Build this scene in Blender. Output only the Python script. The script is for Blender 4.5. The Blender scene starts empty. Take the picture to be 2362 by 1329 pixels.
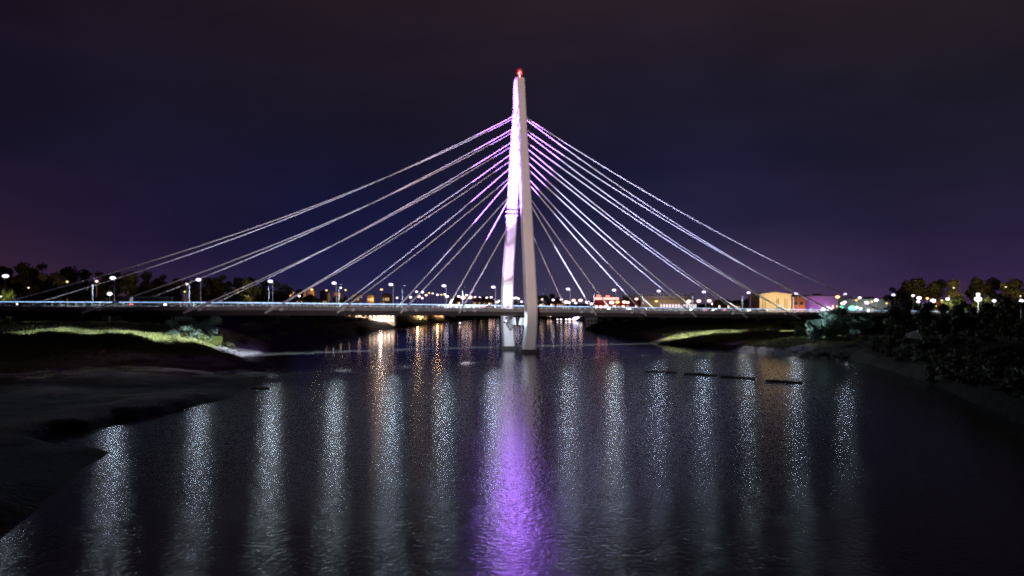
import bpy, bmesh, math, random
import numpy as np
from mathutils import Vector, Matrix
random.seed(7)
RNG = np.random.default_rng(11)
sc = bpy.context.scene
col = sc.collection
R = math.radians

# ------------------------------------------------------------------ camera, sky, exposure
F, CX, HY, CZ = 2070.0, 1181.0, 698.0, 18.5      # focal length in photo pixels, centre column, horizon row, eye height
cam_d = bpy.data.cameras.new('camera')
cam = bpy.data.objects.new('camera', cam_d)
col.objects.link(cam)
cam.location = (0, 0, CZ)
cam.rotation_euler = (R(90), 0, 0)
cam_d.sensor_width = 36
cam_d.lens = F / 2362 * 36
cam_d.shift_y = (HY - 664.5) / 2362
cam_d.clip_end = 9000
cam_d.clip_start = 0.5
sc.camera = cam
sc.view_settings.view_transform = 'Standard'
sc.view_settings.look = 'None'
sc.view_settings.exposure = 0
sc.view_settings.gamma = 1
sc.view_settings.use_curve_mapping = False
sc.render.engine = 'CYCLES'
sc.cycles.use_denoising = True
sc.cycles.use_adaptive_sampling = False
sc.cycles.sample_clamp_direct = 17
sc.cycles.filter_width = 1.9
sc.cycles.denoising_prefilter = 'NONE'
sc.cycles.denoising_input_passes = 'RGB_ALBEDO_NORMAL'
sc.cycles.sample_clamp_indirect = 14
sc.cycles.max_bounces = 4
sc.cycles.diffuse_bounces = 1
sc.cycles.glossy_bounces = 3
sc.cycles.use_light_tree = True
sc.cycles.caustics_reflective = False

def lin(r, g, b):
    def f(c):
        c /= 255
        return c / 12.92 if c <= .04045 else ((c + .055) / 1.055) ** 2.4
    return (f(r), f(g), f(b), 1)

w = bpy.data.worlds.new('World')
sc.world = w
w.use_nodes = True
nt = w.node_tree
for n in list(nt.nodes):
    nt.nodes.remove(n)
N = nt.nodes.new
def L(a, b): nt.links.new(a, b)
tc = N('ShaderNodeTexCoord')
sep = N('ShaderNodeSeparateXYZ')
L(tc.outputs['Generated'], sep.inputs[0])
nz = N('ShaderNodeTexNoise'); nz.inputs['Scale'].default_value = 3.0; nz.inputs['Detail'].default_value = 5
mp = N('ShaderNodeMapping'); mp.inputs['Scale'].default_value = (1, 1, 2.6)
L(tc.outputs['Generated'], mp.inputs[0]); L(mp.outputs[0], nz.inputs['Vector'])
def ramp(stops, src):
    r = N('ShaderNodeValToRGB')
    e = r.color_ramp.elements
    while len(e) < len(stops): e.new(0.5)
    for i, (p, c) in enumerate(stops):
        e[i].position = p; e[i].color = c
    L(src, r.inputs[0])
    return r
jit = N('ShaderNodeMath'); jit.operation = 'MULTIPLY_ADD'       # noise-wobbled elevation: uneven low cloud
L(nz.outputs['Fac'], jit.inputs[0]); jit.inputs[1].default_value = .11
sub = N('ShaderNodeMath'); sub.operation = 'SUBTRACT'; L(sep.outputs['Z'], sub.inputs[0]); sub.inputs[1].default_value = .055
L(sub.outputs[0], jit.inputs[2])
rc = ramp([(0, lin(76, 68, 92)), (.03, lin(62, 56, 84)), (.085, lin(35, 34, 64)), (.15, lin(27, 26, 52)), (.22, lin(29, 26, 42)), (.34, lin(44, 31, 37)), (.6, lin(26, 20, 26))], jit.outputs[0])
rk = ramp([(0, lin(44, 40, 74)), (.03, lin(31, 30, 68)), (.085, lin(23, 23, 58)), (.15, lin(24, 22, 46)), (.22, lin(26, 22, 36)), (.34, lin(36, 26, 35)), (.6, lin(24, 18, 26))], jit.outputs[0])
rl = ramp([(0, lin(80, 48, 46)), (.03, lin(54, 34, 54)), (.09, lin(38, 25, 48)), (.15, lin(26, 21, 42)), (.22, lin(22, 18, 34)), (.34, lin(27, 19, 32)), (.6, lin(22, 16, 28))], jit.outputs[0])
rr = ramp([(0, lin(66, 42, 76)), (.03, lin(50, 36, 70)), (.09, lin(35, 29, 54)), (.15, lin(28, 25, 42)), (.22, lin(29, 26, 38)), (.34, lin(42, 31, 36)), (.6, lin(28, 20, 26))], jit.outputs[0])
kx = N('ShaderNodeMapRange'); kx.inputs[1].default_value = .08; kx.inputs[2].default_value = -.10
L(sep.outputs['X'], kx.inputs[0])
m0 = N('ShaderNodeMix'); m0.data_type = 'RGBA'
L(kx.outputs[0], m0.inputs[0]); L(rc.outputs[0], m0.inputs[6]); L(rk.outputs[0], m0.inputs[7])
ax = N('ShaderNodeMapRange'); ax.inputs[1].default_value = -.22; ax.inputs[2].default_value = -.5
L(sep.outputs['X'], ax.inputs[0])
bx = N('ShaderNodeMapRange'); bx.inputs[1].default_value = .12; bx.inputs[2].default_value = .42
L(sep.outputs['X'], bx.inputs[0])
m1 = N('ShaderNodeMix'); m1.data_type = 'RGBA'
L(ax.outputs[0], m1.inputs[0]); L(m0.outputs[2], m1.inputs[6]); L(rl.outputs[0], m1.inputs[7])
m2 = N('ShaderNodeMix'); m2.data_type = 'RGBA'
L(bx.outputs[0], m2.inputs[0]); L(m1.outputs[2], m2.inputs[6]); L(rr.outputs[0], m2.inputs[7])
bg = N('ShaderNodeBackground'); bg.inputs[1].default_value = .9
n5 = N('ShaderNodeTexNoise'); n5.inputs['Scale'].default_value = 7; n5.inputs['Detail'].default_value = 6; L(mp.outputs[0], n5.inputs['Vector'])
cl = N('ShaderNodeMapRange'); cl.inputs[1].default_value = .3; cl.inputs[2].default_value = .7; cl.inputs[3].default_value = .86; cl.inputs[4].default_value = 1.12; L(n5.outputs['Fac'], cl.inputs[0])
L(m2.outputs[2], bg.inputs[0]); L(cl.outputs[0], bg.inputs[1])
wo = N('ShaderNodeOutputWorld'); L(bg.outputs[0], wo.inputs[0])

# ------------------------------------------------------------------ helpers
def P(x, y, Y):
    """photo column x, row y, at distance Y -> world point"""
    return Vector(((x - CX) * Y / F, Y, CZ + (HY - y) * Y / F))
def G(x, y, z=0.0):
    """photo point on the level z"""
    Y = (CZ - z) * F / (y - HY)
    return Vector(((x - CX) * Y / F, Y, z))

MATS = {}
def mat(name, c1, c2=None, rough=.8, scale=2.0, metal=0.0, bump=0.0, emis=None, estr=0.0, detail=4):
    if name in MATS: return MATS[name]
    m = bpy.data.materials.new(name); m.use_nodes = True
    t = m.node_tree; b = t.nodes['Principled BSDF']
    b.inputs['Roughness'].default_value = rough
    b.inputs['Metallic'].default_value = metal
    if c2 is None: c2 = tuple(c * .75 for c in c1[:3])
    g = t.nodes.new('ShaderNodeTexCoord'); n = t.nodes.new('ShaderNodeTexNoise')
    n.inputs['Scale'].default_value = scale; n.inputs['Detail'].default_value = detail
    t.links.new(g.outputs['Object'], n.inputs['Vector'])
    r = t.nodes.new('ShaderNodeValToRGB')
    r.color_ramp.elements[0].position = .35; r.color_ramp.elements[1].position = .65
    r.color_ramp.elements[0].color = (*c1[:3], 1); r.color_ramp.elements[1].color = (*c2[:3], 1)
    t.links.new(n.outputs['Fac'], r.inputs[0]); t.links.new(r.outputs[0], b.inputs['Base Color'])
    if bump:
        bp = t.nodes.new('ShaderNodeBump'); bp.inputs['Strength'].default_value = bump
        t.links.new(n.outputs['Fac'], bp.inputs['Height']); t.links.new(bp.outputs[0], b.inputs['Normal'])
    if emis:
        b.inputs['Emission Color'].default_value = (*emis[:3], 1)
        b.inputs['Emission Strength'].default_value = estr
    MATS[name] = m
    return m

def lens_mat(name, c, s):
    m = mat(name, tuple(v * .6 for v in c[:3]), None, .5, 1, emis=c, estr=s)
    m.cycles.emission_sampling = 'NONE'
    return m

class MB:
    def __init__(s): s.v = []; s.f = []
    def add(s, vs, fs):
        o = len(s.v); s.v += [tuple(v) for v in vs]; s.f += [tuple(i + o for i in f) for f in fs]
    def box(s, c, d, ax=None):
        c = Vector(c); ax = ax or (Vector((1, 0, 0)), Vector((0, 1, 0)), Vector((0, 0, 1)))
        vs = [c + ax[0] * d[0] / 2 * i + ax[1] * d[1] / 2 * j + ax[2] * d[2] / 2 * k for k in (-1, 1) for j in (-1, 1) for i in (-1, 1)]
        s.add(vs, [(0, 2, 3, 1), (4, 5, 7, 6), (0, 1, 5, 4), (2, 6, 7, 3), (0, 4, 6, 2), (1, 3, 7, 5)])
    def tube(s, pts, r, n=8, caps=True):
        pts = [Vector(p) for p in pts]
        rs = r if isinstance(r, (list, tuple)) else [r] * len(pts)
        vs = []
        for i, p in enumerate(pts):
            d = (pts[min(i + 1, len(pts) - 1)] - pts[max(i - 1, 0)]).normalized()
            u = d.cross(Vector((0, 0, 1)))
            if u.length < .05: u = d.cross(Vector((0, 1, 0)))
            u.normalize(); v = d.cross(u)
            for k in range(n):
                a = 2 * math.pi * k / n
                vs.append(p + (u * math.cos(a) + v * math.sin(a)) * rs[i])
        fs = []
        for i in range(len(pts) - 1):
            for k in range(n):
                a = i * n + k; b = i * n + (k + 1) % n
                fs.append((a, b, b + n, a + n))
        if caps:
            fs.append(tuple(range(n - 1, -1, -1))); fs.append(tuple(range((len(pts) - 1) * n, len(pts) * n)))
        s.add(vs, fs)
    def ball(s, c, r, n=8, m=6, sq=(1, 1, 1)):
        c = Vector(c); vs = []; fs = []
        for j in range(m + 1):
            t = math.pi * j / m
            for k in range(n):
                a = 2 * math.pi * k / n
                vs.append(c + Vector((math.sin(t) * math.cos(a) * r * sq[0], math.sin(t) * math.sin(a) * r * sq[1], math.cos(t) * r * sq[2])))
        for j in range(m):
            for k in range(n):
                a = j * n + k; b = j * n + (k + 1) % n
                fs.append((a, a + n, b + n, b))
        s.add(vs, fs)
    def loft(s, secs, caps=True):
        n = len(secs[0]); vs = [v for q in secs for v in q]; fs = []
        for i in range(len(secs) - 1):
            for k in range(n):
                a = i * n + k; b = i * n + (k + 1) % n
                fs.append((a, b, b + n, a + n))
        if caps:
            fs.append(tuple(range(n - 1, -1, -1))); fs.append(tuple(range((len(secs) - 1) * n, len(secs) * n)))
        s.add(vs, fs)
    def build(s, name, m, parent=None, smooth=False, loc=None):
        me = bpy.data.meshes.new(name)
        me.from_pydata(s.v, [], s.f); me.update()
        bm = bmesh.new(); bm.from_mesh(me); bmesh.ops.recalc_face_normals(bm, faces=bm.faces); bm.to_mesh(me); bm.free()
        if smooth: me.polygons.foreach_set('use_smooth', [True] * len(me.polygons))
        me.materials.append(m)
        o = bpy.data.objects.new(name, me); col.objects.link(o)
        if parent: o.parent = parent
        if loc: o.location = loc
        return o

def tag(o, label=None, cat=None, group=None, kind=None):
    if label: o['label'] = label
    if cat: o['category'] = cat
    if group: o['group'] = group
    if kind: o['kind'] = kind
    return o
def empty(name, loc=(0, 0, 0), rz=0):
    o = bpy.data.objects.new(name, None); col.objects.link(o); o.location = loc; o.rotation_euler = (0, 0, rz)
    return o
def kids(o): return [c for c in bpy.data.objects if c.parent == o]
CH = {}
def copy_tree(o, parent=None):
    c = o.copy(); col.objects.link(c)
    if parent: c.parent = parent
    for ch in kids(o): copy_tree(ch, c)
    return c
def light(name, typ, loc, power, color, parent=None, aim=None, size=.4, cone=60, blend=.3):
    d = bpy.data.lights.new(name, typ); d.energy = power; d.color = color
    if typ in ('POINT', 'SPOT'): d.shadow_soft_size = size
    if typ == 'AREA': d.size = size
    if typ == 'SPOT': d.spot_size = R(cone); d.spot_blend = blend
    o = bpy.data.objects.new(name, d); col.objects.link(o); o.location = loc
    if aim is not None:
        o.rotation_euler = (Vector(aim) - Vector(loc)).to_track_quat('-Z', 'Y').to_euler()
    if parent: o.parent = parent
    return o
def ordinal(i):
    return ['first', 'second', 'third', 'fourth', 'fifth', 'sixth', 'seventh', 'eighth', 'ninth', 'tenth', 'eleventh', 'twelfth', 'thirteenth', 'fourteenth', 'fifteenth',
            'sixteenth', 'seventeenth', 'eighteenth', 'nineteenth', 'twentieth', 'twenty-first', 'twenty-second', 'twenty-third', 'twenty-fourth', 'twenty-fifth', 'twenty-sixth', 'twenty-seventh', 'twenty-eighth'][i]

# ------------------------------------------------------------------ ground and water
LEFT = [(-700, 1500), (-300, 1400), (0, 1215), (60, 1185), (110, 1150), (180, 1090), (222, 1062), (243, 1046), (225, 1040), (190, 1036), (150, 1031), (95, 1019), (150, 1003), (215, 990), (280, 974), (380, 955), (460, 932), (520, 922), (560, 900), (600, 875),
        (632, 850), (612, 840), (570, 834), (520, 831), (545, 823), (600, 814), (700, 796), (770, 784), (827, 768), (924, 757), (996, 748), (1060, 739), (1170, 733)]
RIGHT = [(1270, 735), (1345, 742), (1352, 762), (1385, 770), (1440, 781), (1487, 790), (1553, 797), (1600, 801), (1690, 811), (1755, 817), (1850, 824), (1950, 831), (2010, 842), (2085, 862), (2150, 885), (2240, 925), (2370, 985), (2600, 1080), (3000, 1250), (3500, 1500)]
LP = [G(*p) for p in LEFT]; RP = [G(*p) for p in RIGHT]
FAR = [(LP[-1].x, LP[-1].y)]
poly = [(-3000, 20)] + [(LP[0].x, 20)] + [(p.x, p.y) for p in LP] + [(p.x, p.y) for p in RP] + [(RP[-1].x, 20), (3000, 20), (3000, 6000), (-3000, 6000)]
poly = np.array(poly)
def signed(px, py):
    a = poly; b = np.roll(poly, -1, 0)
    ins = np.zeros(px.shape, bool); dm = np.full(px.shape, 1e9)
    for (x0, y0), (x1, y1) in zip(a, b):
        c = ((y0 > py) != (y1 > py))
        if y1 != y0:
            xi = (x1 - x0) * (py - y0) / (y1 - y0) + x0
            ins ^= c & (px < xi)
        dx, dy = x1 - x0, y1 - y0; l2 = dx * dx + dy * dy
        if l2 == 0: continue
        t = np.clip(((px - x0) * dx + (py - y0) * dy) / l2, 0, 1)
        dm = np.minimum(dm, np.hypot(px - x0 - t * dx, py - y0 - t * dy))
    return np.where(ins, dm, -dm)
CTL = []       # (X, Y, height)
def ctl(x, Y, z): CTL.append(((x - CX) * Y / F, Y, z))
# left mud flat and bank
for x, Y, z in [(0, 226, 3.2), (150, 228, 2.9), (300, 234, 2.2), (450, 248, 1.4), (590, 262, .9), (0, 180, 1.3), (0, 150, .9), (300, 185, .8), (470, 195, .6), (590, 230, .7), (0, 95, .6), (150, 105, .5), (150, 200, 2.0), (-300, 90, 1), (-200, 150, 1.2),
                (-200, 226, 4), (-400, 150, 4), (0, 243, 7), (0, 254, 10), (130, 262, 10.2), (250, 268, 9), (250, 258, 6), (400, 280, 4.6), (0, 268, 10.8), (130, 276, 10.6), (250, 285, 9.6), (330, 294, 8.2), (400, 302, 7.2), (470, 308, 6), (540, 320, 4),
                (0, 300, 11), (250, 320, 11), (450, 340, 9), (600, 360, 7), (700, 400, 9), (820, 520, 10), (0, 400, 14), (300, 420, 15), (500, 480, 16), (900, 750, 8), (1000, 900, 9),
                # right bank
                (1480, 420, 4), (1560, 420, 4.9), (1640, 405, 5), (1740, 402, 5), (1860, 400, 5), (2000, 400, 6), (1640, 370, 2.6), (1760, 350, 2.8), (1800, 345, 4.2), (1830, 350, 5.2), (1900, 345, 5), (1990, 330, 5),
                (1450, 520, 9), (1700, 520, 10), (1950, 520, 10), (2200, 330, 8), (2300, 250, 6), (2300, 180, 5), (2250, 120, 3), (2600, 200, 10), (1420, 700, 9), (1700, 800, 9), (2100, 800, 12),
                (1181, 1400, 9), (600, 1400, 14), (1700, 1400, 10), (2300, 1400, 14), (0, 1400, 18), (-400, 600, 22), (2700, 600, 16)]:
    ctl(x, Y, z)
CT = np.array(CTL)
def cap(px, py):
    num = np.zeros(px.shape); den = np.zeros(px.shape)
    for x, y, z in CT:
        s = max(y, 120) / 300.
        d2 = ((px - x) ** 2 + (py - y) ** 2) / (s * s) + 20
        wt = d2 ** -1.9
        num += wt * z; den += wt
    return num / den
def vnoise(px, py, sc_, seed):
    r = np.random.default_rng(seed); g = r.random((64, 64))
    x = px / sc_; y = py / sc_; xi = np.floor(x).astype(int); yi = np.floor(y).astype(int)
    fx = x - xi; fy = y - yi; fx = fx * fx * (3 - 2 * fx); fy = fy * fy * (3 - 2 * fy)
    q = lambda a, b: g[a % 64, b % 64]
    return (q(xi, yi) * (1 - fx) * (1 - fy) + q(xi + 1, yi) * fx * (1 - fy) + q(xi, yi + 1) * (1 - fx) * fy + q(xi + 1, yi + 1) * fx * fy) - .5
def height(px, py):
    px = np.asarray(px, float); py = np.asarray(py, float)
    wob = 3.0 * vnoise(px, py, 9, 3) + 1.2 * vnoise(px, py, 3.5, 4)
    d = signed(px, py) + wob * np.clip(py / 300, .15, 1.2) * .8
    c = cap(px, py)
    z = c * (1 - np.exp(-np.clip(d, 0, None) / np.clip(py / 40, 2.0, 14))) + np.clip(d, 0, 1) * (.25 + .9 * vnoise(px, py, 5, 1) + 1.6 * vnoise(px, py, 16, 2) * np.clip(c / 5, 0, 1) + .25 * vnoise(px, py, 1.7, 9))
    return np.where(d > 0, np.maximum(z, .04), np.clip(d * .25, -2.0, 0) - .05)
def hz(x, y): return float(height(np.array([x]), np.array([y]))[0])

xs = np.concatenate([-np.geomspace(2900, 190, 40), np.arange(-186, 230, 1.9), np.geomspace(232, 2900, 40)])
ys = np.concatenate([np.arange(40, 110, 2.2), np.arange(110, 420, 1.9), np.geomspace(422, 3500, 110)])
GX, GY = np.meshgrid(xs, ys)
GZ = height(GX.ravel(), GY.ravel())
gme = bpy.data.meshes.new('ground')
nx, ny = len(xs), len(ys)
V = np.stack([GX.ravel(), GY.ravel(), GZ], 1)
ii = np.arange((ny - 1) * (nx - 1)); a0 = (ii // (nx - 1)) * nx + ii % (nx - 1)
FQ = np.stack([a0, a0 + 1, a0 + nx + 1, a0 + nx], 1)
gme.from_pydata(V.tolist(), [], FQ.tolist()); gme.update()
gme.polygons.foreach_set('use_smooth', [True] * len(gme.polygons))

def ground_material():
    m = bpy.data.materials.new('mud_and_grass'); m.use_nodes = True
    t = m.node_tree; b = t.nodes['Principled BSDF']; b.inputs['Roughness'].default_value = .95; b.inputs['Specular IOR Level'].default_value = .05
    n = t.nodes.new; l = t.links.new
    g = n('ShaderNodeNewGeometry'); s = n('ShaderNodeSeparateXYZ'); l(g.outputs['Position'], s.inputs[0])
    n1 = n('ShaderNodeTexNoise'); n1.inputs['Scale'].default_value = .12; n1.inputs['Detail'].default_value = 8; l(g.outputs['Position'], n1.inputs['Vector'])
    n2 = n('ShaderNodeTexNoise'); n2.inputs['Scale'].default_value = 1.3; n2.inputs['Detail'].default_value = 6; l(g.outputs['Position'], n2.inputs['Vector'])
    def rp(src, st):
        r = n('ShaderNodeValToRGB'); e = r.color_ramp.elements
        while len(e) < len(st): e.new(.5)
        for i, (p, c) in enumerate(st): e[i].position = p; e[i].color = (*c, 1)
        l(src, r.inputs[0]); return r
    mud = rp(n1.outputs['Fac'], [(.3, (.05, .04, .028)), (.5, (.16, .12, .075)), (.7, (.09, .08, .06))])
    grass = rp(n2.outputs['Fac'], [(.3, (.05, .075, .02)), (.5, (.19, .22, .06)), (.62, (.3, .28, .13)), (.75, (.12, .18, .05))])
    stone = rp(n2.outputs['Fac'], [(.35, (.12, .11, .12)), (.5, (.36, .34, .36)), (.65, (.2, .19, .2))])
    ad = n('ShaderNodeMath'); ad.operation = 'MULTIPLY_ADD'; l(n1.outputs['Fac'], ad.inputs[0]); ad.inputs[1].default_value = 4.5; l(s.outputs['Z'], ad.inputs[2])
    mr = n('ShaderNodeMapRange'); mr.inputs[1].default_value = 4.4; mr.inputs[2].default_value = 5.6; l(ad.outputs[0], mr.inputs[0])
    # rip-rap stones along the two banks at the bridge
    yr = n('ShaderNodeMapRange'); yr.inputs[1].default_value = 268; yr.inputs[2].default_value = 285; l(s.outputs['Y'], yr.inputs[0])
    zr = n('ShaderNodeMapRange'); zr.inputs[1].default_value = 6.2; zr.inputs[2].default_value = 4.6; l(ad.outputs[0], zr.inputs[0])
    y2 = n('ShaderNodeMapRange'); y2.inputs[1].default_value = 345; y2.inputs[2].default_value = 330; l(s.outputs['Y'], y2.inputs[0])
    m0 = n('ShaderNodeMath'); m0.operation = 'MULTIPLY'; l(yr.outputs[0], m0.inputs[0]); l(y2.outputs[0], m0.inputs[1])
    mm = n('ShaderNodeMath'); mm.operation = 'MULTIPLY'; l(m0.outputs[0], mm.inputs[0]); l(zr.outputs[0], mm.inputs[1])
    wt = n('ShaderNodeMapRange'); wt.inputs[1].default_value = 1.0; wt.inputs[2].default_value = 2.2; l(s.outputs['Z'], wt.inputs[0])
    x0 = n('ShaderNodeMix'); x0.data_type = 'RGBA'; l(wt.outputs[0], x0.inputs[0]); x0.inputs[6].default_value = (.014, .012, .01, 1); l(mud.outputs[0], x0.inputs[7])
    x1 = n('ShaderNodeMix'); x1.data_type = 'RGBA'; l(mr.outputs[0], x1.inputs[0]); l(x0.outputs[2], x1.inputs[6]); l(grass.outputs[0], x1.inputs[7])
    x2 = n('ShaderNodeMix'); x2.data_type = 'RGBA'; l(mm.outputs[0], x2.inputs[0]); l(x1.outputs[2], x2.inputs[6]); l(stone.outputs[0], x2.inputs[7])
    # ground colour darkened away from the bridge banks, standing for unlit land
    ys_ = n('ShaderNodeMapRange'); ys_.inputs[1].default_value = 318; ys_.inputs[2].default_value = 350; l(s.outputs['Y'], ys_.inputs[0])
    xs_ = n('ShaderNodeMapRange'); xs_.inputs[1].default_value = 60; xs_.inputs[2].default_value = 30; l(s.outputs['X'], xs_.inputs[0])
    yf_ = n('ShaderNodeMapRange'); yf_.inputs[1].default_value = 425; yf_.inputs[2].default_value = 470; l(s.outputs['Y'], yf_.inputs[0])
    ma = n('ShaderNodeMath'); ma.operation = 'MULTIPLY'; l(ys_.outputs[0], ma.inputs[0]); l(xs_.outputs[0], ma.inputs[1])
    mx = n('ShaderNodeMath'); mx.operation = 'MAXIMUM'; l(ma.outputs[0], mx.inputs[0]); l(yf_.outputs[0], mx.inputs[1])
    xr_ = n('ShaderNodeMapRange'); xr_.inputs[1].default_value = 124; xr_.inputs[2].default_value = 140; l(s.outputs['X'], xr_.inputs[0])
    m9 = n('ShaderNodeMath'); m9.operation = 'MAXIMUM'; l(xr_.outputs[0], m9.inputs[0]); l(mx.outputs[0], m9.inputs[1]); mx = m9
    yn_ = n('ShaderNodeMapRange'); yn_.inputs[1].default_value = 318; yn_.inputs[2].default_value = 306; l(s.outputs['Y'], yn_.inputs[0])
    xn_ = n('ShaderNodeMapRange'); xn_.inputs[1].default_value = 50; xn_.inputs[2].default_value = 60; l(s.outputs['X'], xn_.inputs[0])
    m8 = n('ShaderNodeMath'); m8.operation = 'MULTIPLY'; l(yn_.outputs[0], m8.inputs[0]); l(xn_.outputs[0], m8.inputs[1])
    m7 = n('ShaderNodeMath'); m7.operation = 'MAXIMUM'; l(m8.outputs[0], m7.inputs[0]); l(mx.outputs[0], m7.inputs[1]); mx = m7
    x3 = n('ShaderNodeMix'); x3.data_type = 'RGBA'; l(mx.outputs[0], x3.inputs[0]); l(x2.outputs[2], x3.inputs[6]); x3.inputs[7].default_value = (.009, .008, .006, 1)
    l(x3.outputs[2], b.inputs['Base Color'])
    bp = n('ShaderNodeBump'); bp.inputs['Strength'].default_value = .8; bp.inputs['Distance'].default_value = .8
    l(n2.outputs['Fac'], bp.inputs['Height']); l(bp.outputs[0], b.inputs['Normal'])
    return m
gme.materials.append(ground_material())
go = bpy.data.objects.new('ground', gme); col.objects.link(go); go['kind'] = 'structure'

def water_material():
    m = bpy.data.materials.new('river_water'); m.use_nodes = True
    t = m.node_tree; b = t.nodes['Principled BSDF']; n = t.nodes.new; l = t.links.new
    b.inputs['Base Color'].default_value = (.075, .075, .07, 1)
    b.inputs['IOR'].default_value = 1.2
    g = n('ShaderNodeNewGeometry'); s = n('ShaderNodeSeparateXYZ'); l(g.outputs['Position'], s.inputs[0])
    big = n('ShaderNodeTexNoise'); big.inputs['Scale'].default_value = .035; big.inputs['Detail'].default_value = 3; l(g.outputs['Position'], big.inputs['Vector'])
    # calm water beyond the bridge, wind ripples on this side
    cal = n('ShaderNodeMapRange'); cal.inputs[1].default_value = 340; cal.inputs[2].default_value = 285; cal.inputs[3].default_value = 0; cal.inputs[4].default_value = 1
    l(s.outputs['Y'], cal.inputs[0])
    ro = n('ShaderNodeMapRange'); ro.inputs[3].default_value = .08; ro.inputs[4].default_value = .125; l(cal.outputs[0], ro.inputs[0])
    mr_ = n('ShaderNodeMapping'); mr_.inputs['Scale'].default_value = (2.2, .42, 1); l(g.outputs['Position'], mr_.inputs[0])
    wr = n('ShaderNodeTexNoise'); wr.inputs['Scale'].default_value = 1; wr.inputs['Detail'].default_value = 3; l(mr_.outputs[0], wr.inputs['Vector'])
    wm = n('ShaderNodeMapRange'); wm.inputs[1].default_value = .34; wm.inputs[2].default_value = .66; wm.inputs[3].default_value = .3; wm.inputs[4].default_value = 1.4; l(wr.outputs['Fac'], wm.inputs[0])
    wq = n('ShaderNodeMath'); wq.operation = 'MULTIPLY'; l(ro.outputs[0], wq.inputs[0]); l(wm.outputs[0], wq.inputs[1])
    l(wq.outputs[0], b.inputs['Roughness'])
    b.inputs['Anisotropic'].default_value = .9
    tn = n('ShaderNodeCombineXYZ'); tn.inputs[1].default_value = 1; l(tn.outputs[0], b.inputs['Tangent'])
    mp = n('ShaderNodeMapping'); mp.inputs['Scale'].default_value = (1, .8, 1); mp.inputs['Rotation'].default_value = (0, 0, R(4)); l(g.outputs['Position'], mp.inputs[0])
    w1 = n('ShaderNodeTexNoise'); w1.inputs['Scale'].default_value = 2.0; w1.inputs['Detail'].default_value = 4; w1.inputs['Roughness'].default_value = .55; l(mp.outputs[0], w1.inputs['Vector'])
    w2 = n('ShaderNodeTexNoise'); w2.inputs['Scale'].default_value = .5; w2.inputs['Detail'].default_value = 2; l(mp.outputs[0], w2.inputs['Vector'])
    ad = n('ShaderNodeMath'); ad.operation = 'MULTIPLY_ADD'; l(w2.outputs['Fac'], ad.inputs[0]); ad.inputs[1].default_value = .6; l(w1.outputs['Fac'], ad.inputs[2])
    fa = n('ShaderNodeMapRange'); fa.inputs[1].default_value = 95; fa.inputs[2].default_value = 170; fa.inputs[3].default_value = 1; fa.inputs[4].default_value = .8; l(s.outputs['Y'], fa.inputs[0])
    a5 = n('ShaderNodeMath'); a5.operation = 'MULTIPLY'; l(ad.outputs[0], a5.inputs[0]); l(fa.outputs[0], a5.inputs[1]); ad = a5
    m3 = n('ShaderNodeMapping'); m3.inputs['Scale'].default_value = (1, .11, 1); m3.inputs['Rotation'].default_value = (0, 0, R(-7)); l(g.outputs['Position'], m3.inputs[0])
    w3 = n('ShaderNodeTexNoise'); w3.inputs['Scale'].default_value = 1.7; w3.inputs['Detail'].default_value = 2; l(m3.outputs[0], w3.inputs['Vector'])
    f3 = n('ShaderNodeMapRange'); f3.inputs[1].default_value = 100; f3.inputs[2].default_value = 170; f3.inputs[4].default_value = 1.7; l(s.outputs['Y'], f3.inputs[0])
    a3 = n('ShaderNodeMath'); a3.operation = 'MULTIPLY_ADD'; l(w3.outputs['Fac'], a3.inputs[0]); l(f3.outputs[0], a3.inputs[1]); l(ad.outputs[0], a3.inputs[2]); ad = a3
    am = n('ShaderNodeMapRange'); am.inputs[3].default_value = .12; am.inputs[4].default_value = 1; l(cal.outputs[0], am.inputs[0])
    bp = n('ShaderNodeBump'); bp.inputs['Distance'].default_value = .041; l(am.outputs[0], bp.inputs['Strength'])
    l(ad.outputs[0], bp.inputs['Height']); l(bp.outputs[0], b.inputs['Normal'])
    return m
wb = MB(); wb.add([(-2800, 15, 0), (2800, 15, 0), (2800, 1500, 0), (-2800, 1500, 0)], [(0, 1, 2, 3)])
wo_ = wb.build('water', water_material()); wo_['kind'] = 'structure'

# ------------------------------------------------------------------ the bridge: plan curve and levels
PC = [333.99, .27494, -.07513, -.07618]
def Yn(x):
    u = (x - 1200) / 1000.; return PC[0] * (1 + PC[1] * u + PC[2] * u * u + PC[3] * u ** 3)
def near(x): Y = Yn(x); return Vector(((x - CX) / F * Y, Y, 0))
def tang(x):
    d = near(x + 3) - near(x - 3); return d.normalized()
ZR = [(-200, 19.0), (0, 18.9), (600, 18.65), (1060, 17.9), (1200, 17.5), (1500, 16.65), (1800, 15.9), (1950, 15.5), (2300, 14.6)]
def road(x):
    return float(np.interp(x, [p[0] for p in ZR], [p[1] for p in ZR])) - 1.5
DW = 22.0
def deckpt(x, off, dz):           # off metres from the near edge (towards the far one), dz above the road
    n = tang(x); n = Vector((-n.y, n.x, 0))
    p = near(x) + n * off; p.z = road(x) + dz; return p
XS = [-170 + i * 20 for i in range(int((2330 + 170) / 20) + 1)]

steel = mat('white_painted_steel', (.61, .59, .58), (.56, .54, .53), .5, .15)
concrete = mat('pale_concrete', (.26, .25, .24), (.2, .19, .185), .85, .5)
girder_m = mat('dark_girder_steel', (.075, .066, .068), (.055, .048, .052), .7, .4)
asphalt = mat('asphalt', (.05, .05, .052), (.035, .035, .037), .9, 1.5)
rail_m = mat('galvanised_rail', (.62, .64, .68), (.5, .52, .56), .5, 1.2)
dark_m = mat('weathered_plinth', (.05, .045, .045), (.025, .022, .022), .9, .8)
cable_m = mat('white_cable_sheath', (.72, .70, .70), (.66, .64, .64), .95, .3)

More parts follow.
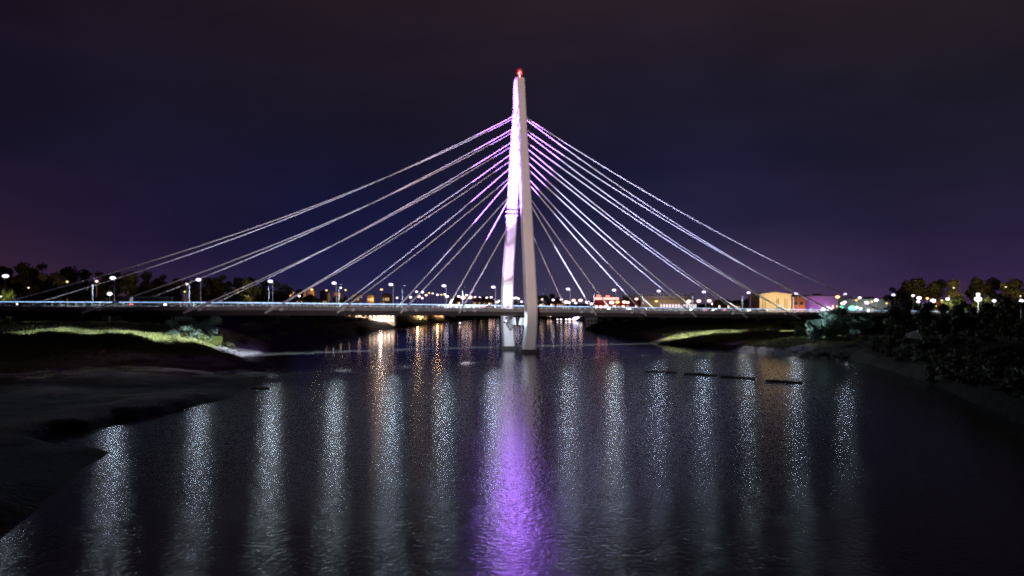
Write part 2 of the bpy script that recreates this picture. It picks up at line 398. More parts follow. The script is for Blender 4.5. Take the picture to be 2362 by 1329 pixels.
bridge = empty('cable_stayed_bridge', (2.8, 342, 0))
tag(bridge, 'cable stayed road bridge with one twin needle pylon lit violet white', 'bridge')
BI = Matrix.Translation(-Vector((2.8, 342, 0)))
def bpart(mb, name, m, parent=None, smooth=False):
    o = mb.build(name, m, None, smooth)
    if parent is None:
        o.parent = bridge; o.matrix_parent_inverse = BI
    else:
        o.parent = parent
    return o
def strip(cs, name, m, smooth=False):
    mb = MB(); secs = []
    for x in XS: secs.append([deckpt(x, o, z) for o, z in cs])
    mb.loft(secs); return bpart(mb, name, m, smooth=smooth)
strip([(.3, -.45), (DW - .3, -.45), (DW - .3, 0), (.3, 0)], 'road_deck', asphalt)
strip([(2.6, -2.6), (DW - 2.6, -2.6), (DW - 1.2, -.46), (1.2, -.46)], 'girder', girder_m)
for s_ in (0, 1):
    o0, o1 = (0, .29) if s_ == 0 else (DW - .29, DW)
    strip([(o0, -1.0), (o1, -1.0), (o1, .12), (o0, .12)], 'edge_beam', concrete)
# central kerbed median line and footways
strip([(.31, .004), (2.8, .004), (2.8, .13), (.31, .13)], 'footway', concrete)
strip([(DW - 2.8, .004), (DW - .31, .004), (DW - .31, .13), (DW - 2.8, .13)], 'footway', concrete)
mk = MB(); mk.loft([[deckpt(x, DW / 2 + a_, z_) for a_, z_ in ((-.09, .004), (.09, .004), (.09, .008), (-.09, .008))] for x in XS])
bpart(mk, 'lane_marking', mat('road_paint', (.75, .75, .72), (.6, .6, .57), .7, 3))
for off in (.14, DW - .14):
    mb = MB()
    for (za, zb, h) in ((.34, .58, .13), (.86, .98, .1), (1.34, 1.52, .16)):
        secs = []
        for x in XS: secs.append([deckpt(x, off - h / 2, za), deckpt(x, off + h / 2, za), deckpt(x, off + h / 2, zb), deckpt(x, off - h / 2, zb)])
        mb.loft(secs)
    # posts at an even pace
    x = -165.0
    while x < 2325:
        mb.box(deckpt(x, off, .74), (.16, .13, 1.24), (tang(x), Vector((-tang(x).y, tang(x).x, 0)), Vector((0, 0, 1))))
        x += 2.4 / (near(x + 1) - near(x)).length
    bpart(mb, 'parapet', rail_m)
    mb = MB(); secs = []
    for x in XS: secs.append([deckpt(x, off + a_, z_) for a_, z_ in ((-.04, 1.26), (.04, 1.26), (.04, 1.335), (-.04, 1.335))])
    mb.loft(secs); o_ = bpart(mb, 'handrail_light', mat('blue_white_led_strip', (.6, .7, .8), None, .4, 1, emis=(.34, .6, 1), estr=3.2)); o_.data.materials[0].cycles.emission_sampling = 'NONE'

# ---- pylon
AH = R(17)
HH = Vector((math.cos(AH), math.sin(AH), 0)); NN = Vector((-math.sin(AH), math.cos(AH), 0))
def leg(rows, name, mtl):
    secs = []
    for (y, xc, wpx, Y, dep) in rows:
        c = P(xc, y, Y); wid = wpx * Y / F
        lw = max((wid - dep * math.sin(AH)) / math.cos(AH), 1.6)
        ch = .16 * min(lw, dep); q = []
        for sx, sy, ord_ in ((-1, -1, 0), (1, -1, 1), (1, 1, 0), (-1, 1, 1)):
            a = c + HH * (sx * (lw / 2 - ch)) + NN * (sy * dep / 2)
            b = c + HH * (sx * lw / 2) + NN * (sy * (dep / 2 - ch))
            q += [b, a] if ord_ == 0 else [a, b]
        secs.append(q)
    mb = MB(); mb.loft(secs); return bpart(mb, name, mtl)
NEAR = [(812, 1220.5, 34, 329.5, 4.6), (800, 1220.5, 34, 329.5, 4.6), (760, 1224, 33, 329.3, 4.7), (727, 1225, 33, 329.4, 4.7), (700, 1224.5, 33, 329.6, 4.6), (660, 1222.5, 33, 330, 4.4), (600, 1219.7, 31.5, 330.8, 4.1), (540, 1216.5, 30.5, 331.9, 3.8), (480, 1213.6, 29.5, 333.4, 3.5),
        (440, 1211.2, 28, 334.6, 3.3), (390, 1208.8, 27, 336, 3.1), (340, 1206.4, 26, 337.4, 2.9), (300, 1204.4, 25, 338.5, 2.8), (260, 1202.4, 25.5, 339.2, 2.7), (220, 1200.4, 25.5, 339.6, 2.6), (186, 1198.8, 25.5, 340, 2.5), (180, 1198.8, 24, 340, 2.4)]
FARL = [(806, 1173, 32, 354.5, 4.6), (790, 1173, 32, 354.5, 4.6), (750, 1170.5, 33, 354.7, 4.7), (705, 1169.5, 31.5, 354.3, 4.6), (660, 1170.4, 30, 353.6, 4.4), (600, 1174, 28.5, 352.6, 4.1), (540, 1178, 27.5, 351.2, 3.8), (480, 1182, 27, 349.6, 3.5),
        (440, 1184.4, 28, 348.2, 3.3), (390, 1187, 28, 346.6, 3.1), (340, 1190, 28, 345.2, 2.9), (300, 1192.5, 27.5, 344, 2.8), (260, 1195, 26, 343.2, 2.7), (220, 1196, 26, 342.8, 2.6), (192, 1196.5, 25, 342.5, 2.5), (185, 1196.5, 24, 342.5, 2.4)]
near_leg = leg(NEAR, 'pylon_leg', steel)
near_leg['label'] = 'nearer pylon leg, tan front face'
far_leg = leg(FARL, 'pylon_leg', steel)
far_leg['label'] = 'farther pylon leg, flooded white and violet'
def legc(rows, y):
    ys_ = [r[0] for r in rows][::-1]
    xc = np.interp(y, ys_, [r[1] for r in rows][::-1]); Y = np.interp(y, ys_, [r[3] for r in rows][::-1])
    return P(float(xc), y, float(Y))
for rows in (NEAR, FARL):
    c = legc(rows, rows[1][0]); mb = MB()
    mb.loft([[Vector((c.x, c.y, z)) + HH * (a * 3.4 * k) + NN * (b * 3.0 * k) for a, b in ((-1, -.55), (-.7, -1), (.7, -1), (1, -.55), (1, .55), (.7, 1), (-.7, 1), (-1, .55))] for z, k in ((-2, 1.05), (.9, 1.05), (1.35, .98))])
    bpart(mb, 'plinth', dark_m)
# cross beam below the deck
a = legc(NEAR, 736); b = legc(FARL, 736)
mb = MB(); d = (b - a).normalized(); sd = Vector((d.y, -d.x, 0))
zt, zb = 12.9, 10.1
mb.loft([[Vector((p.x, p.y, z)) + sd * s for s, z in ((-1.6, zb), (1.6, zb), (1.6, zt), (-1.6, zt))] for p in (a + d * 2, b - d * 2)])
xb = bpart(mb, 'crossbeam', concrete)
mb = MB()
c0 = b - d * 3.4
mb.loft([[Vector((c0.x, c0.y, z)) + sd * s + d * t for s, t in ((-k, -k * .8), (k, -k * .8), (k, k * .8), (-k, k * .8))] for z, k in ((7.6, .25), (10.08, 1.5))])
cb = bpart(mb, 'corbel', concrete, None)
# bearing beam under the girder, between the legs, painted white
mb = MB()
a = legc(NEAR, 715); b = legc(FARL, 715); d = (b - a); d.z = 0; d.normalize(); sd = Vector((d.y, -d.x, 0))
# ---- cable anchors and cables
NTY = [264, 293, 321, 349, 381, 412, 450]
FTY = [262, 291, 321, 347, 377, 404, 440]
TIPL = [(-90, 722.5), (192, 721.5), (425, 721.5), (613, 721.5), (779, 721), (925, 721), (1060, 720)]
TIPR = [(2095, 741), (1968, 738), (1845, 735), (1723, 732), (1605, 729.5), (1490, 727), (1374, 725.5)]
FARL_ = [79, 311, 494, 650, 790, 923, 1036]
FARR_ = [1915, 1812, 1704, 1601, 1506, 1405, 1303]
def cable(p0, p1, sag, extra=0):
    pts = []; n = 28
    for i in range(n + 1):
        t = i / n; q = p0.lerp(p1, t); q.z -= 4 * sag * t * (1 - t); pts.append(q)
    return pts
def add_cable(p0, p1, rad=.17):
    Lh = (p1 - p0).length; sag = 4.6 * (Lh / 175) ** 2
    pts = cable(p0, p1, sag)
    mb = MB(); mb.tube(pts, rad, 7)
    o = bpart(mb, 'cable', cable_m, smooth=True)
    # anchor sleeve: thicker guide tube on the lowest stretch
    e = (pts[-2] - pts[-1]).normalized()
    mb = MB(); mb.tube([pts[-1] - e * .3, pts[-1] + e * 1.2, pts[-1] + e * 9.5, pts[-1] + e * 10.3], [.34, .3, .3, .17], 9)
    s = mb.build('anchor_tube', steel, o, True)
    return o
def fy(x): # far edge cable line distance
    n = tang(x); return Yn(x) + (DW + 1.2) / max(n.x, .5)
for i in range(7):
    t0 = legc(NEAR, NTY[i]); t1 = legc(FARL, FTY[i])
    for (tx, ty) in (TIPL[i], TIPR[i]):
        add_cable(t0, P(tx, ty, Yn(tx) - 1.3))
        # outrigger box at the edge of the deck
        sgn = -1 if tx < 1181 else 1
        xx = tx + sgn * -14
        tt = tang(tx); n_ = Vector((-tt.y, tt.x, 0)); ax_ = (tt, n_, Vector((0, 0, 1)))
        for k, w_ in ((10, .95), (34, 1.2)):
            mb = MB(); q = deckpt(tx - sgn * k, -.36, -.62); mb.box(q, (w_, .7, .7), ax_)
            mb.box(deckpt(tx - sgn * k, -.3, -1.05), (w_ * .5, .5, .25), ax_)
            bpart(mb, 'anchor_bracket', steel)
    for fx in (FARL_[i], FARR_[i]):
        pl = deckpt(fx, DW, 1.2); YY = pl.y; XX = (fx - CX) / F * (Yn(fx) + (DW + 1) / tang(fx).x * 1.0)
        YY = XX / ((fx - CX) / F)
        p1 = Vector((XX, YY, road(fx) + 1.3))
        p1 = p1 + (p1 - t1).normalized() * 4
        add_cable(t1, p1)
    for c0, nm, lg in ((t0, 'near', near_leg), (t1, 'far', far_leg)):
        for s in (-1, 1):
            mb = MB(); w_ = 1.55 if nm == 'near' else 1.6
            mb.ball(c0 + HH * (s * w_) + Vector((0, 0, -.3)), .62, 10, 6, (1, 1, 1.25))
            mb.build('cable_anchor', steel, lg, True)
mb = MB()
for (ya, yb, k) in ((487, 489.5, 1.16), (496, 498.5, 1.16)):
    secs = []
    for y in (yb, ya):
        c = legc(FARL, y)
        secs.append([c + HH * (a_ * 1.95 * k) + NN * (b_ * 1.78 * k) for a_, b_ in ((-1, -.7), (-.7, -1), (.7, -1), (1, -.7), (1, .7), (.7, 1), (-.7, 1), (-1, .7))])
    mb.loft(secs)
mb.build('collar', concrete, far_leg)
# ---- aviation light
tp = legc(NEAR, 180)
mb = MB()
for dx, dy in ((-1, -1), (1, -1), (1, 1), (-1, 1)):
    q = tp + Vector((dx * .8, dy * .8, 0)); mb.tube([q - Vector((0, 0, .4)), q + Vector((0, 0, 3.2))], .08, 6)
for zz in (1.0, 2.2, 3.2):
    for (a_, b_) in (((-1, -1), (1, -1)), ((1, -1), (1, 1)), ((1, 1), (-1, 1)), ((-1, 1), (-1, -1))):
        mb.tube([tp + Vector((a_[0] * .8, a_[1] * .8, zz)), tp + Vector((b_[0] * .8, b_[1] * .8, zz))], .06, 6)
fr = bpart(mb, 'aviation_light_frame', mat('red_frame', (.5, .08, .08), (.4, .05, .05), .6, 2))
mb = MB()
for k in range(8):
    a_ = k * math.pi / 4 + .2
    mb.ball(tp + Vector((math.cos(a_) * .85, math.sin(a_) * .85, 1.9 + .5 * (k % 2) - .25)), .28, 8, 6, (1, 1, 1.6))
mb.build('halo_beads', lens_mat('halo_bead_glow', (1, .004, .03), 1.3), fr, True)  # glowing beads added to stand for the red halo round the beacon
mb = MB(); mb.ball(tp + Vector((0, 0, 2.0)), .62, 12, 8); mb.tube([tp, tp + Vector((0, 0, 1.5))], .2, 8)
mb.build('red_beacon', mat('red_beacon_glow', (.8, .2, .2), None, .4, 2, emis=(1, .35, .3), estr=5), fr, True)
for k in range(4):
    a_ = k * math.pi / 2 + .3
light('beacon_light', 'POINT', tp + Vector((0, -2.2, 2.2)), 160, (1, .02, .06), fr, size=.3)

# ---- pylon floodlights (fixtures are parts of the bridge)
VIO = (.38, .15, 1.0)
VW = (.62, .42, 1.0)
def flood(loc, aim, power, color, cone, blend=.15, size=.25):
    mb = MB(); d = (Vector(aim) - Vector(loc)).normalized()
    u = d.cross(Vector((0, 0, 1))); u = u.normalized() if u.length > .05 else Vector((1, 0, 0)); v = d.cross(u)
    mb.box(Vector(loc) - d * .3, (.7, .5, .35), (u, v, d)); mb.tube([Vector(loc) - d * .5, Vector(loc) - d * .5 - Vector((0, 0, .7))], .08, 6)
    o = bpart(mb, 'floodlight', mat('floodlight_housing', (.2, .2, .22), None, .5, 2))
    light('flood_beam', 'SPOT', Vector(loc) + d * .05, power, color, o, aim, size, cone, blend)
pc = Vector((2.8, 342, 0))
mid = pc - HH * 17
f0 = Vector((mid.x, mid.y - 2, 17))
flood(f0, legc(FARL, 330), 24000000, VIO, 33, .05, .7)                      # upper far leg from the deck, left side
flood(pc - HH * 9 + Vector((0, -3, 17)), legc(FARL, 516), 60000, VW, 9, .1)
flood(pc - HH * 6 + Vector((0, 0, 16.4)), legc(FARL, 690), 22000, (.8, .75, 1), 60, .08)
flood(pc - HH * 12 + Vector((0, -2, 16.6)), legc(FARL, 600), 120000, VW, 26, .4)
flood(pc - HH * 6 + Vector((0, -6, 11.2)), legc(FARL, 752), 16000, (.7, .8, 1), 70, .08)
flood(pc + HH * -5 + Vector((0, -3, 11.6)), legc(NEAR, 770) , 7000, (.7, .85, 1), 80, .1)

# cable floodlights high on the pylon, throwing along each fan
for s in (-1, 1):
    for (d_, f_, pw) in ((13, -9, 620000),):
        c = pc + HH * (s * d_) + Vector((0, f_, 0)); c.z = road(1220 + s * 70) + (1.7 if f_ < 0 else .6)
        if f_ < 0: c = c - NN * 3.4
        flood(c, c + HH * (s * 40) + Vector((0, 0, 42)), pw * 1.9, (.52, .54, 1), 86, .35, .9)

willow_fill = deckpt(1450, -1.0, -.2)
flood(willow_fill, P(1898, 745, 334), 850000, (.62, .88, 1), 12, .7, .4)  # added fill light on the deck edge, brightens the willow and its bank
# added fill lights behind the viewpoint, warm, to brighten near leg and cables
def shore_fill(x, y, z, aim, power, color, cone, blend, label):
    e = empty('floodlight_mast', (x, y, 0)); tag(e, label, 'floodlight', 'added shore fill lights')
    mb = MB(); mb.tube([(0, 0, 0), (0, 0, z)], [.14, .09], 8); mb.build('mast', rail_m, e)
    mb = MB(); mb.box((0, 0, z), (.9, .4, .6)); mb.build('lamp_head', mat('floodlight_housing', (.2, .2, .22)), e)
    o = light('beam', 'SPOT', (0, .5, z), power, color, None, None, .3, cone, blend)
    o.parent = e; o.rotation_euler = (Vector(aim) - Vector((x, y + .5, z))).to_track_quat('-Z', 'Y').to_euler()
shore_fill(36, -30, 6, (6, 332, 64), 1.35e6, (1, .6, .42), 17, .35, 'added warm fill light on the near shore aimed up at the pylon')
shore_fill(-30, -30, 6, (0, 340, 172), 2.3e6, (.98, .84, .9), 58, .5, 'added wide fill light on the near shore aimed at the stay cables')

# ------------------------------------------------------------------ street lamps on the bridge
pole_m = mat('lamp_pole_paint', (.78, .78, .8), (.72, .72, .75), .45, 1)
head_m = mat('lamp_head_paint', (.3, .31, .33), None, .5, 2)
cool = lens_mat('lamp_lens_cool', (.7, .62, 1.0), 3)
dimm = lens_mat('lamp_lens_shielded', (.5, .7, 1.0), .25)
def make_lamp(reach, lensm, headlen=1.5, lh=.32, pm=None):
    r = empty('street_lamp')
    mb = MB(); mb.tube([(0, 0, 0), (0, 0, .9), (0, 0, 1.0), (0, 0, 7.9)], [.15, .15, .11, .075], 10); mb.tube([(0, 0, 0), (0, 0, .06)], .26, 10)
    mb.tube([(0, 0, 7.75), (0, reach * .4, 8.0), (0, reach, 8.02)], .06, 8)
    mb.build('pole', pm or pole_m, r, True)
    mb = MB(); secs = []
    for t, w_, h_ in ((0, .12, .1), (.25, .22, .18), (.7, .26, .2), (1, .14, .08)):
        y = reach - .15 + t * headlen; secs.append([(-w_, y, 8.0), (w_, y, 8.0), (w_ * .7, y, 8.0 + h_), (-w_ * .7, y, 8.0 + h_)])
    mb.loft(secs); h = mb.build('lamp_head', head_m, r)
    mb = MB(); mb.ball((0, reach - .15 + headlen * .55, 7.93), lh, 12, 6, (1.5, 1.25, .8)); mb.build('lens', lensm, h, True)
    return r
near_lamps = [(-290, 0, 1), (12, 0, 1), (264, 0, .95), (463, 0, .9), (629, 0, .62), (776, 0, .75), (907, 0, 1.9), (1029, 0, 1.55), (1143, 1, .7), (1231, 0, .5), (1315, 0, .95), (1421, 0, .85), (1524, 0, .7), (1628, 0, 1.6), (1731, 0, .62), (1841, 0, 1.55), (1953, 0, .9), (2064, 0, 1)]
protoL = make_lamp(.9, cool, 1.5, .55)
POW = 2600
SPILL = 23000
used = 0
for i, (x, dim, k) in enumerate(near_lamps):
    o = protoL if i == 0 else copy_tree(protoL)
    p = deckpt(x, 2.95, .13) ; off = p.x * 0
    # keep the pole on its column
    Yp = p.y; p.x = (x - CX) / F * Yp
    t = tang(x); o.location = p; o.rotation_euler = (0, 0, math.atan2(t.y, t.x))
    lab = {8: 'lit street lamp just left of the pylon on the near side of the deck', 9: 'street lamp behind the nearer pylon leg'}.get(i)
    if lab is None:
        lab = ('lit lamp on the near deck edge, %s out from the pylon to the %s' % (ordinal(8 - i + 0), 'left')) if i < 8 else ('lit lamp on the near deck edge, %s out from the pylon to the right' % ordinal(i - 10))
    tag(o, lab, 'street lamp', 'lit street lamps on the near side of the bridge')
    c = (.56, .84, 1.0) if k > 1.5 else ((.74, 1, .84) if i in (4, 5, 10, 11, 14) else (.68, .82, 1))
    l_ = light('road_beam', 'SPOT', (0, 1.4, 7.7), POW * 7.0, (.8, .86, 1), o, None, .22, 112, .12)
    l_.rotation_euler = (R(37), 0, 0)                      # roadway optic: down and across the deck, cut off behind
    if -400 < x < 1990:
        l_ = light('back_spill', 'SPOT', (0, 1.6, 7.5), SPILL * k ** 1.35, c, o, None, .7, 35, .5)
        l_.rotation_euler = (R(-84), 0, 0); l_.scale = (2.6, 1, 1)               # shallow spill past the back of the lantern, over the river
far_lamps = [214, 437, 620, 782, 928, 1067, 1253, 1370, 1483, 1597, 1712, 1830]
protoF = make_lamp(.9, dimm, lh=.12, pm=mat('dark_blue_pole', (.01, .015, .028), None, .9, 1))  # far poles painted darker to stand for the dim light on them
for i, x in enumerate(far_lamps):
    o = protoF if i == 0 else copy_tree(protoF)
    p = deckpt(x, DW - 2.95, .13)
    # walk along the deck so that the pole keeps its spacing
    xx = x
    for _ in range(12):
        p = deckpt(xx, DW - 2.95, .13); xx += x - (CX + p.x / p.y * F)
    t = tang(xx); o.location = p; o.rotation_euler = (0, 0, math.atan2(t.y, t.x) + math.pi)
    sd_ = 'left' if i < 6 else 'right'
    tag(o, 'dim lamp on the far deck edge, %s out from the pylon to the %s' % (ordinal(5 - i if i < 6 else i - 6), sd_), 'street lamp', 'dim street lamps on the far side of the bridge')
    l_ = light('road_beam', 'SPOT', (0, 1.6, 7.7), POW * (18.0 if i < 6 else 13.0), (1, .97, .78) if i > 5 else (.82, .9, 1), o, None, .22, 130 if i < 10 else 140, .1)
    l_.rotation_euler = (R(9 if i < 10 else 17), 0, 0)

# ------------------------------------------------------------------ vehicles on the deck
glass_m = mat('dark_car_glass', (.02, .02, .025), None, .15, 1)
tyre_m = mat('tyre_rubber', (.02, .02, .02), None, .9, 1)
white_l = lens_mat('headlight_glow', (1, .96, .98), 12)
red_l = lens_mat('tail_light_glow', (1, .08, .12), 9)
def make_car(kind, paint):
    r = empty('car' if kind != 'bus' else 'bus')
    Lc, Wc, Hc = (4.3, 1.75, 1.45) if kind == 'car' else (11.5, 2.5, 3.1)
    mb = MB()
    if kind == 'car':
        prof = [(-2.15, .35), (-2.15, .8), (-1.75, .95), (-1.2, 1.42), (.35, 1.42), (.95, .95), (2.0, .78), (2.15, .5), (2.15, .3)]
    else:
        prof = [(-5.75, .35), (-5.75, 2.9), (-5.6, 3.05), (5.5, 3.05), (5.75, 2.7), (5.75, .35)]
    secs = []
    for y, k in ((-Wc / 2, .96), (-Wc / 2 + .08, 1), (Wc / 2 - .08, 1), (Wc / 2, .96)): secs.append([(a, y, .3 + (b - .3) * k) for a, b in prof])
    mb.loft(secs); mb.build('body', paint, r)
    mb = MB()
    for s in (-1, 1):
        if kind == 'car': mb.add([(-1.3, s * (Wc / 2 + .01), .95), (.75, s * (Wc / 2 + .01), .95), (.3, s * (Wc / 2 - .02), 1.32), (-1.1, s * (Wc / 2 - .02), 1.32)], [(0, 1, 2, 3)])
        else: mb.add([(-5.3, s * (Wc / 2 + .01), 1.5), (5.3, s * (Wc / 2 + .01), 1.5), (5.3, s * (Wc / 2 + .01), 2.5), (-5.3, s * (Wc / 2 + .01), 2.5)], [(0, 1, 2, 3)])
    mb.build('window', glass_m, r)
    wx = (Lc / 2 - .8) if kind == 'car' else 3.6
    for a in (-wx, wx):
        for s in (-1, 1):
            mb = MB(); rr_ = .31 if kind == 'car' else .48; mb.tube([(a, s * (Wc / 2 - .2), rr_), (a, s * (Wc / 2 + .02), rr_)], rr_, 12); mb.build('wheel', tyre_m, r)
    for s in (-1, 1):
        mb = MB(); mb.ball((Lc / 2 - .05, s * (Wc / 2 - .28), .66), .22, 8, 6, (.8, 1.2, .8)); mb.build('headlight', white_l, r)
        mb = MB(); mb.ball((-Lc / 2 + .02, s * (Wc / 2 - .22), .78), .17, 8, 6, (.8, 1.2, .9)); mb.build('tail_light', red_l, r)
    return r
p_dark = mat('car_paint_dark', (.05, .05, .06), None, .3, 1); p_red = mat('car_paint_red', (.16, .02, .03), None, .3, 1); p_silver = mat('car_paint_silver', (.4, .41, .43), None, .3, 1)
protos = {'dark': make_car('car', p_dark), 'red': make_car('car', p_red), 'silver': make_car('car', p_silver), 'bus': make_car('bus', p_dark)}
usedp = set()
def put_car(kind, x, off, flip, label):
    if kind in usedp: o = copy_tree(protos[kind])
    else: o = protos[kind]; usedp.add(kind)
    xx = x
    for _ in range(10):
        p = deckpt(xx, off, .01); xx += x - (CX + p.x / p.y * F)
    t = tang(xx); o.location = p; o.rotation_euler = (0, 0, math.atan2(t.y, t.x) + (math.pi if flip else 0))
    tag(o, label, 'bus' if kind == 'bus' else 'car', 'vehicles on the bridge')
put_car('dark', 18, 4.8, False, 'dark car with red tail lights at the left end of the deck')
put_car('bus', 350, 8.5, False, 'dark bus on the left of the deck between the second and third lamps')
put_car('silver', 398, 4.8, True, 'silver car with its lights on just right of the dark bus')
put_car('red', 1128, 6, False, 'red car left of the pylon on the deck')
names = ['below the red roof sign', 'between the red roof sign and the stadium', 'left of the wide lit stadium', 'before the glass front of the stadium', 'at the right end of the stadium', 'right of the stadium', 'left of the dim lamp beyond the stadium', 'left of the yellow lit shed', 'before the left corner of the yellow lit shed', 'before the middle of the yellow lit shed']
for i, x in enumerate([1415, 1433, 1463, 1478, 1604, 1638, 1655, 1682, 1738, 1757]):
    put_car(['silver', 'dark'][i % 2], x, 8 + 4 * (i % 3 == 1) + 3.5 * (i % 2), i % 2 == 0, '%s car with bright headlights %s' % (['silver', 'dark'][i % 2], names[i]))

# ------------------------------------------------------------------ trees and shrubs
bark = mat('bark', (.08, .06, .045), (.05, .04, .03), .9, 2)
def leafm(name, a, b): return mat(name, a, b, .7, .35, detail=6)
leaf_dark = leafm('foliage_dark', (.045, .06, .02), (.08, .085, .03))
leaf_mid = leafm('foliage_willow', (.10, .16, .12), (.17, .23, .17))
leaf_yel = leafm('foliage_yellow_green', (.11, .15, .03), (.17, .19, .04))
leaf_red = leafm('foliage_copper', (.32, .10, .04), (.22, .07, .03))
def crown_mesh(seed, rx, rz, n, leaf, blobs=9, low=.15):
    r = np.random.default_rng(seed)
    bc = []
    for i in range(blobs):
        a = r.uniform(0, 2 * math.pi); q = r.uniform(0, .72) * rx; h = rz * r.uniform(low, 1)
        bc.append((math.cos(a) * q, math.sin(a) * q, h, r.uniform(.24, .5) * rx * (1 - .35 * h / rz)))
    bc = np.array(bc); ws = bc[:, 3] ** 2; ws /= ws.sum()
    pick = r.choice(blobs, n, p=ws)
    d = r.normal(size=(n, 3)); d /= np.linalg.norm(d, axis=1)[:, None]
    rad = bc[pick, 3] * (1 - .35 * r.random(n) ** 2) * (1 + .15 * r.normal(size=n))
    c = bc[pick, :3] + d * rad[:, None] * np.array([1, 1, .85])
    c[:, 2] = np.maximum(c[:, 2], .1)
    nr = d + r.normal(size=(n, 3)) * .6; nr /= np.linalg.norm(nr, axis=1)[:, None]
    u = np.cross(nr, r.normal(size=(n, 3))); u /= np.linalg.norm(u, axis=1)[:, None]; v = np.cross(nr, u)
    s = leaf * r.uniform(.5, 1.25, n)[:, None]
    V = np.stack([c - u * s, c - v * s * .6, c + u * s, c + v * s * .6], 1).reshape(-1, 3)
    Fq = np.arange(4 * n).reshape(-1, 4)
    me = bpy.data.meshes.new('crown'); me.from_pydata(V.tolist(), [], Fq.tolist()); me.update()
    return me, bc
def make_tree(name, seed, rx, rz, trunk_h, n, leaf, m, low=.15, blobs=9):
    r = empty(name); me, bc = crown_mesh(seed, rx, rz, n, leaf, blobs, low); me.materials.append(m)
    c = bpy.data.objects.new('crown', me); col.objects.link(c); c.parent = r; c.location = (0, 0, trunk_h)
    mb = MB(); tr = .05 * rx + .08
    mb.tube([(0, 0, -.5), (0.1, 0, trunk_h * .6), (0, .1, trunk_h + rz * .3), (.1, 0, trunk_h + rz * .75)], [tr * 1.3, tr, tr * .7, tr * .25], 8)
    for b_ in bc[:5]:
        mb.tube([(0, 0, trunk_h + rz * .1), (b_[0] * .5, b_[1] * .5, trunk_h + b_[2] * .55), (b_[0], b_[1], trunk_h + b_[2])], [tr * .55, tr * .35, tr * .12], 6)
    mb.build('trunk', bark, r, True)
    return r
PT = [make_tree('tree', 100 + i, 5.5, 9.5, 2.0, 2600, .42, leaf_dark, .05, 11) for i in range(4)]
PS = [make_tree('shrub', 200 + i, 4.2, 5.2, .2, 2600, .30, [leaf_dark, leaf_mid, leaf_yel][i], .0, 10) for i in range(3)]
PW = [make_tree('tree', 300 + i, 6.5, 10.5, 1.2, 9000, .32, leaf_mid, .0, 16) for i in range(2)]
PR = [make_tree('tree', 320, 4, 6, 1.5, 1500, .42, leaf_red, .0, 9), make_tree('tree', 321, 4, 6, 1.5, 1500, .42, leaf_yel, .0, 9)]
USED = set()
def plant(proto, X, Y, s, label, group, z=None, sx=1.0, cat=None):
    if id(proto) in USED: o = copy_tree(proto)
    else: o = proto; USED.add(id(proto))
    o.location = (X, Y, (hz(X, Y) if z is None else z) - .3); o.rotation_euler = (0, 0, random.uniform(0, 6.28)); o.scale = (s * sx, s * sx, s)
    tag(o, label, cat or o.name.split('.')[0], group)
    return o
def plant_top(proto, hgt, x, ytop, Y, label, group, sx=1.0, cat=None):
    """put a tree so that its top reaches a given row"""
    X = (x - CX) / F * Y; g = hz(X, Y); top = CZ + (HY - ytop) * Y / F
    s = max((top - g) / hgt, .35)
    return plant(proto, X, Y, s, label, group, g, sx=sx / max(s, .8) * max(1, s * .8), cat=cat)
# ridge at the left
ridge = [(-60, 622), (-20, 628), (18, 622), (52, 613), (92, 616), (128, 632), (160, 624), (196, 628), (232, 634), (268, 632), (300, 634), (338, 632), (372, 640), (408, 645), (444, 648), (480, 645), (515, 640), (548, 642), (580, 645), (612, 650), (640, 656)]
for i, (x, y) in enumerate(ridge):
    plant_top(PT[i % 4], 11.2, x, y, 430 + 16 * ((i * 7) % 5), 'dark treetop along the ridge at the left, %s from the left' % ordinal(i), 'dark trees on the left ridge', sx=1.35)
row2 = [(-30, 650), (40, 655), (105, 652), (175, 660), (250, 664), (330, 662), (400, 668), (470, 666), (540, 668), (600, 672), (660, 676), (715, 682), (775, 686)]
for i, (x, y) in enumerate(row2):
    plant_top(PT[(i + 2) % 4], 11.2, x, y, (350 if x < 420 else 430 if x < 600 else 640) + 12 * ((i * 3) % 4), 'black tree just below the left ridge top, %s from the left' % ordinal(i), 'black trees below the left ridge', sx=1.4)
# bushes under and behind the bridge at the left
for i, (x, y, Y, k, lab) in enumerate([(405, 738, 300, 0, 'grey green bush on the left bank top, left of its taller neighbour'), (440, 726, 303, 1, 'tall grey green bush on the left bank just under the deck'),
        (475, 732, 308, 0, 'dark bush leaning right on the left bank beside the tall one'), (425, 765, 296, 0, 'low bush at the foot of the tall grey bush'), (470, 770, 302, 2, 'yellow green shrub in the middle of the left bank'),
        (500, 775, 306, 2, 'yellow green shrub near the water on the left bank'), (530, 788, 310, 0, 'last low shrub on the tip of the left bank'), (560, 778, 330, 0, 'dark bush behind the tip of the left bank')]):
    plant_top(PS[1 if i < 3 else k], 5.6, x, y, Y, lab, 'bushes on the left bank', sx=1.5 if i < 3 else 1.2)  # first three bushes take the paler leaves in place of light on them
for i, x in enumerate([580, 600, 620, 640, 660, 680, 700, 720, 742, 764, 786, 808, 830, 610, 650, 690, 730, 770]):
    plant_top(PS[0], 5.6, x, 742 + (x - 580) * .07 + (26 if i > 12 else 0), (372 + (x - 580) * .9) if i < 13 else (346 + (x - 600) * .75), 'black bush on the unlit shore left of the pub, %s from the left' % ordinal(i), 'black bushes on the unlit shore', sx=1.6)
for i, x in enumerate(range(-20, 400, 24)):
    plant_top(PS[0], 5.6, x, 741 + 3 * (i % 3), 276 + i * 1.6 + 5 * (i % 2), 'low dark bush in the shade under the left deck, %s from the left' % ordinal(i), 'low bushes under the left deck', sx=1.5)
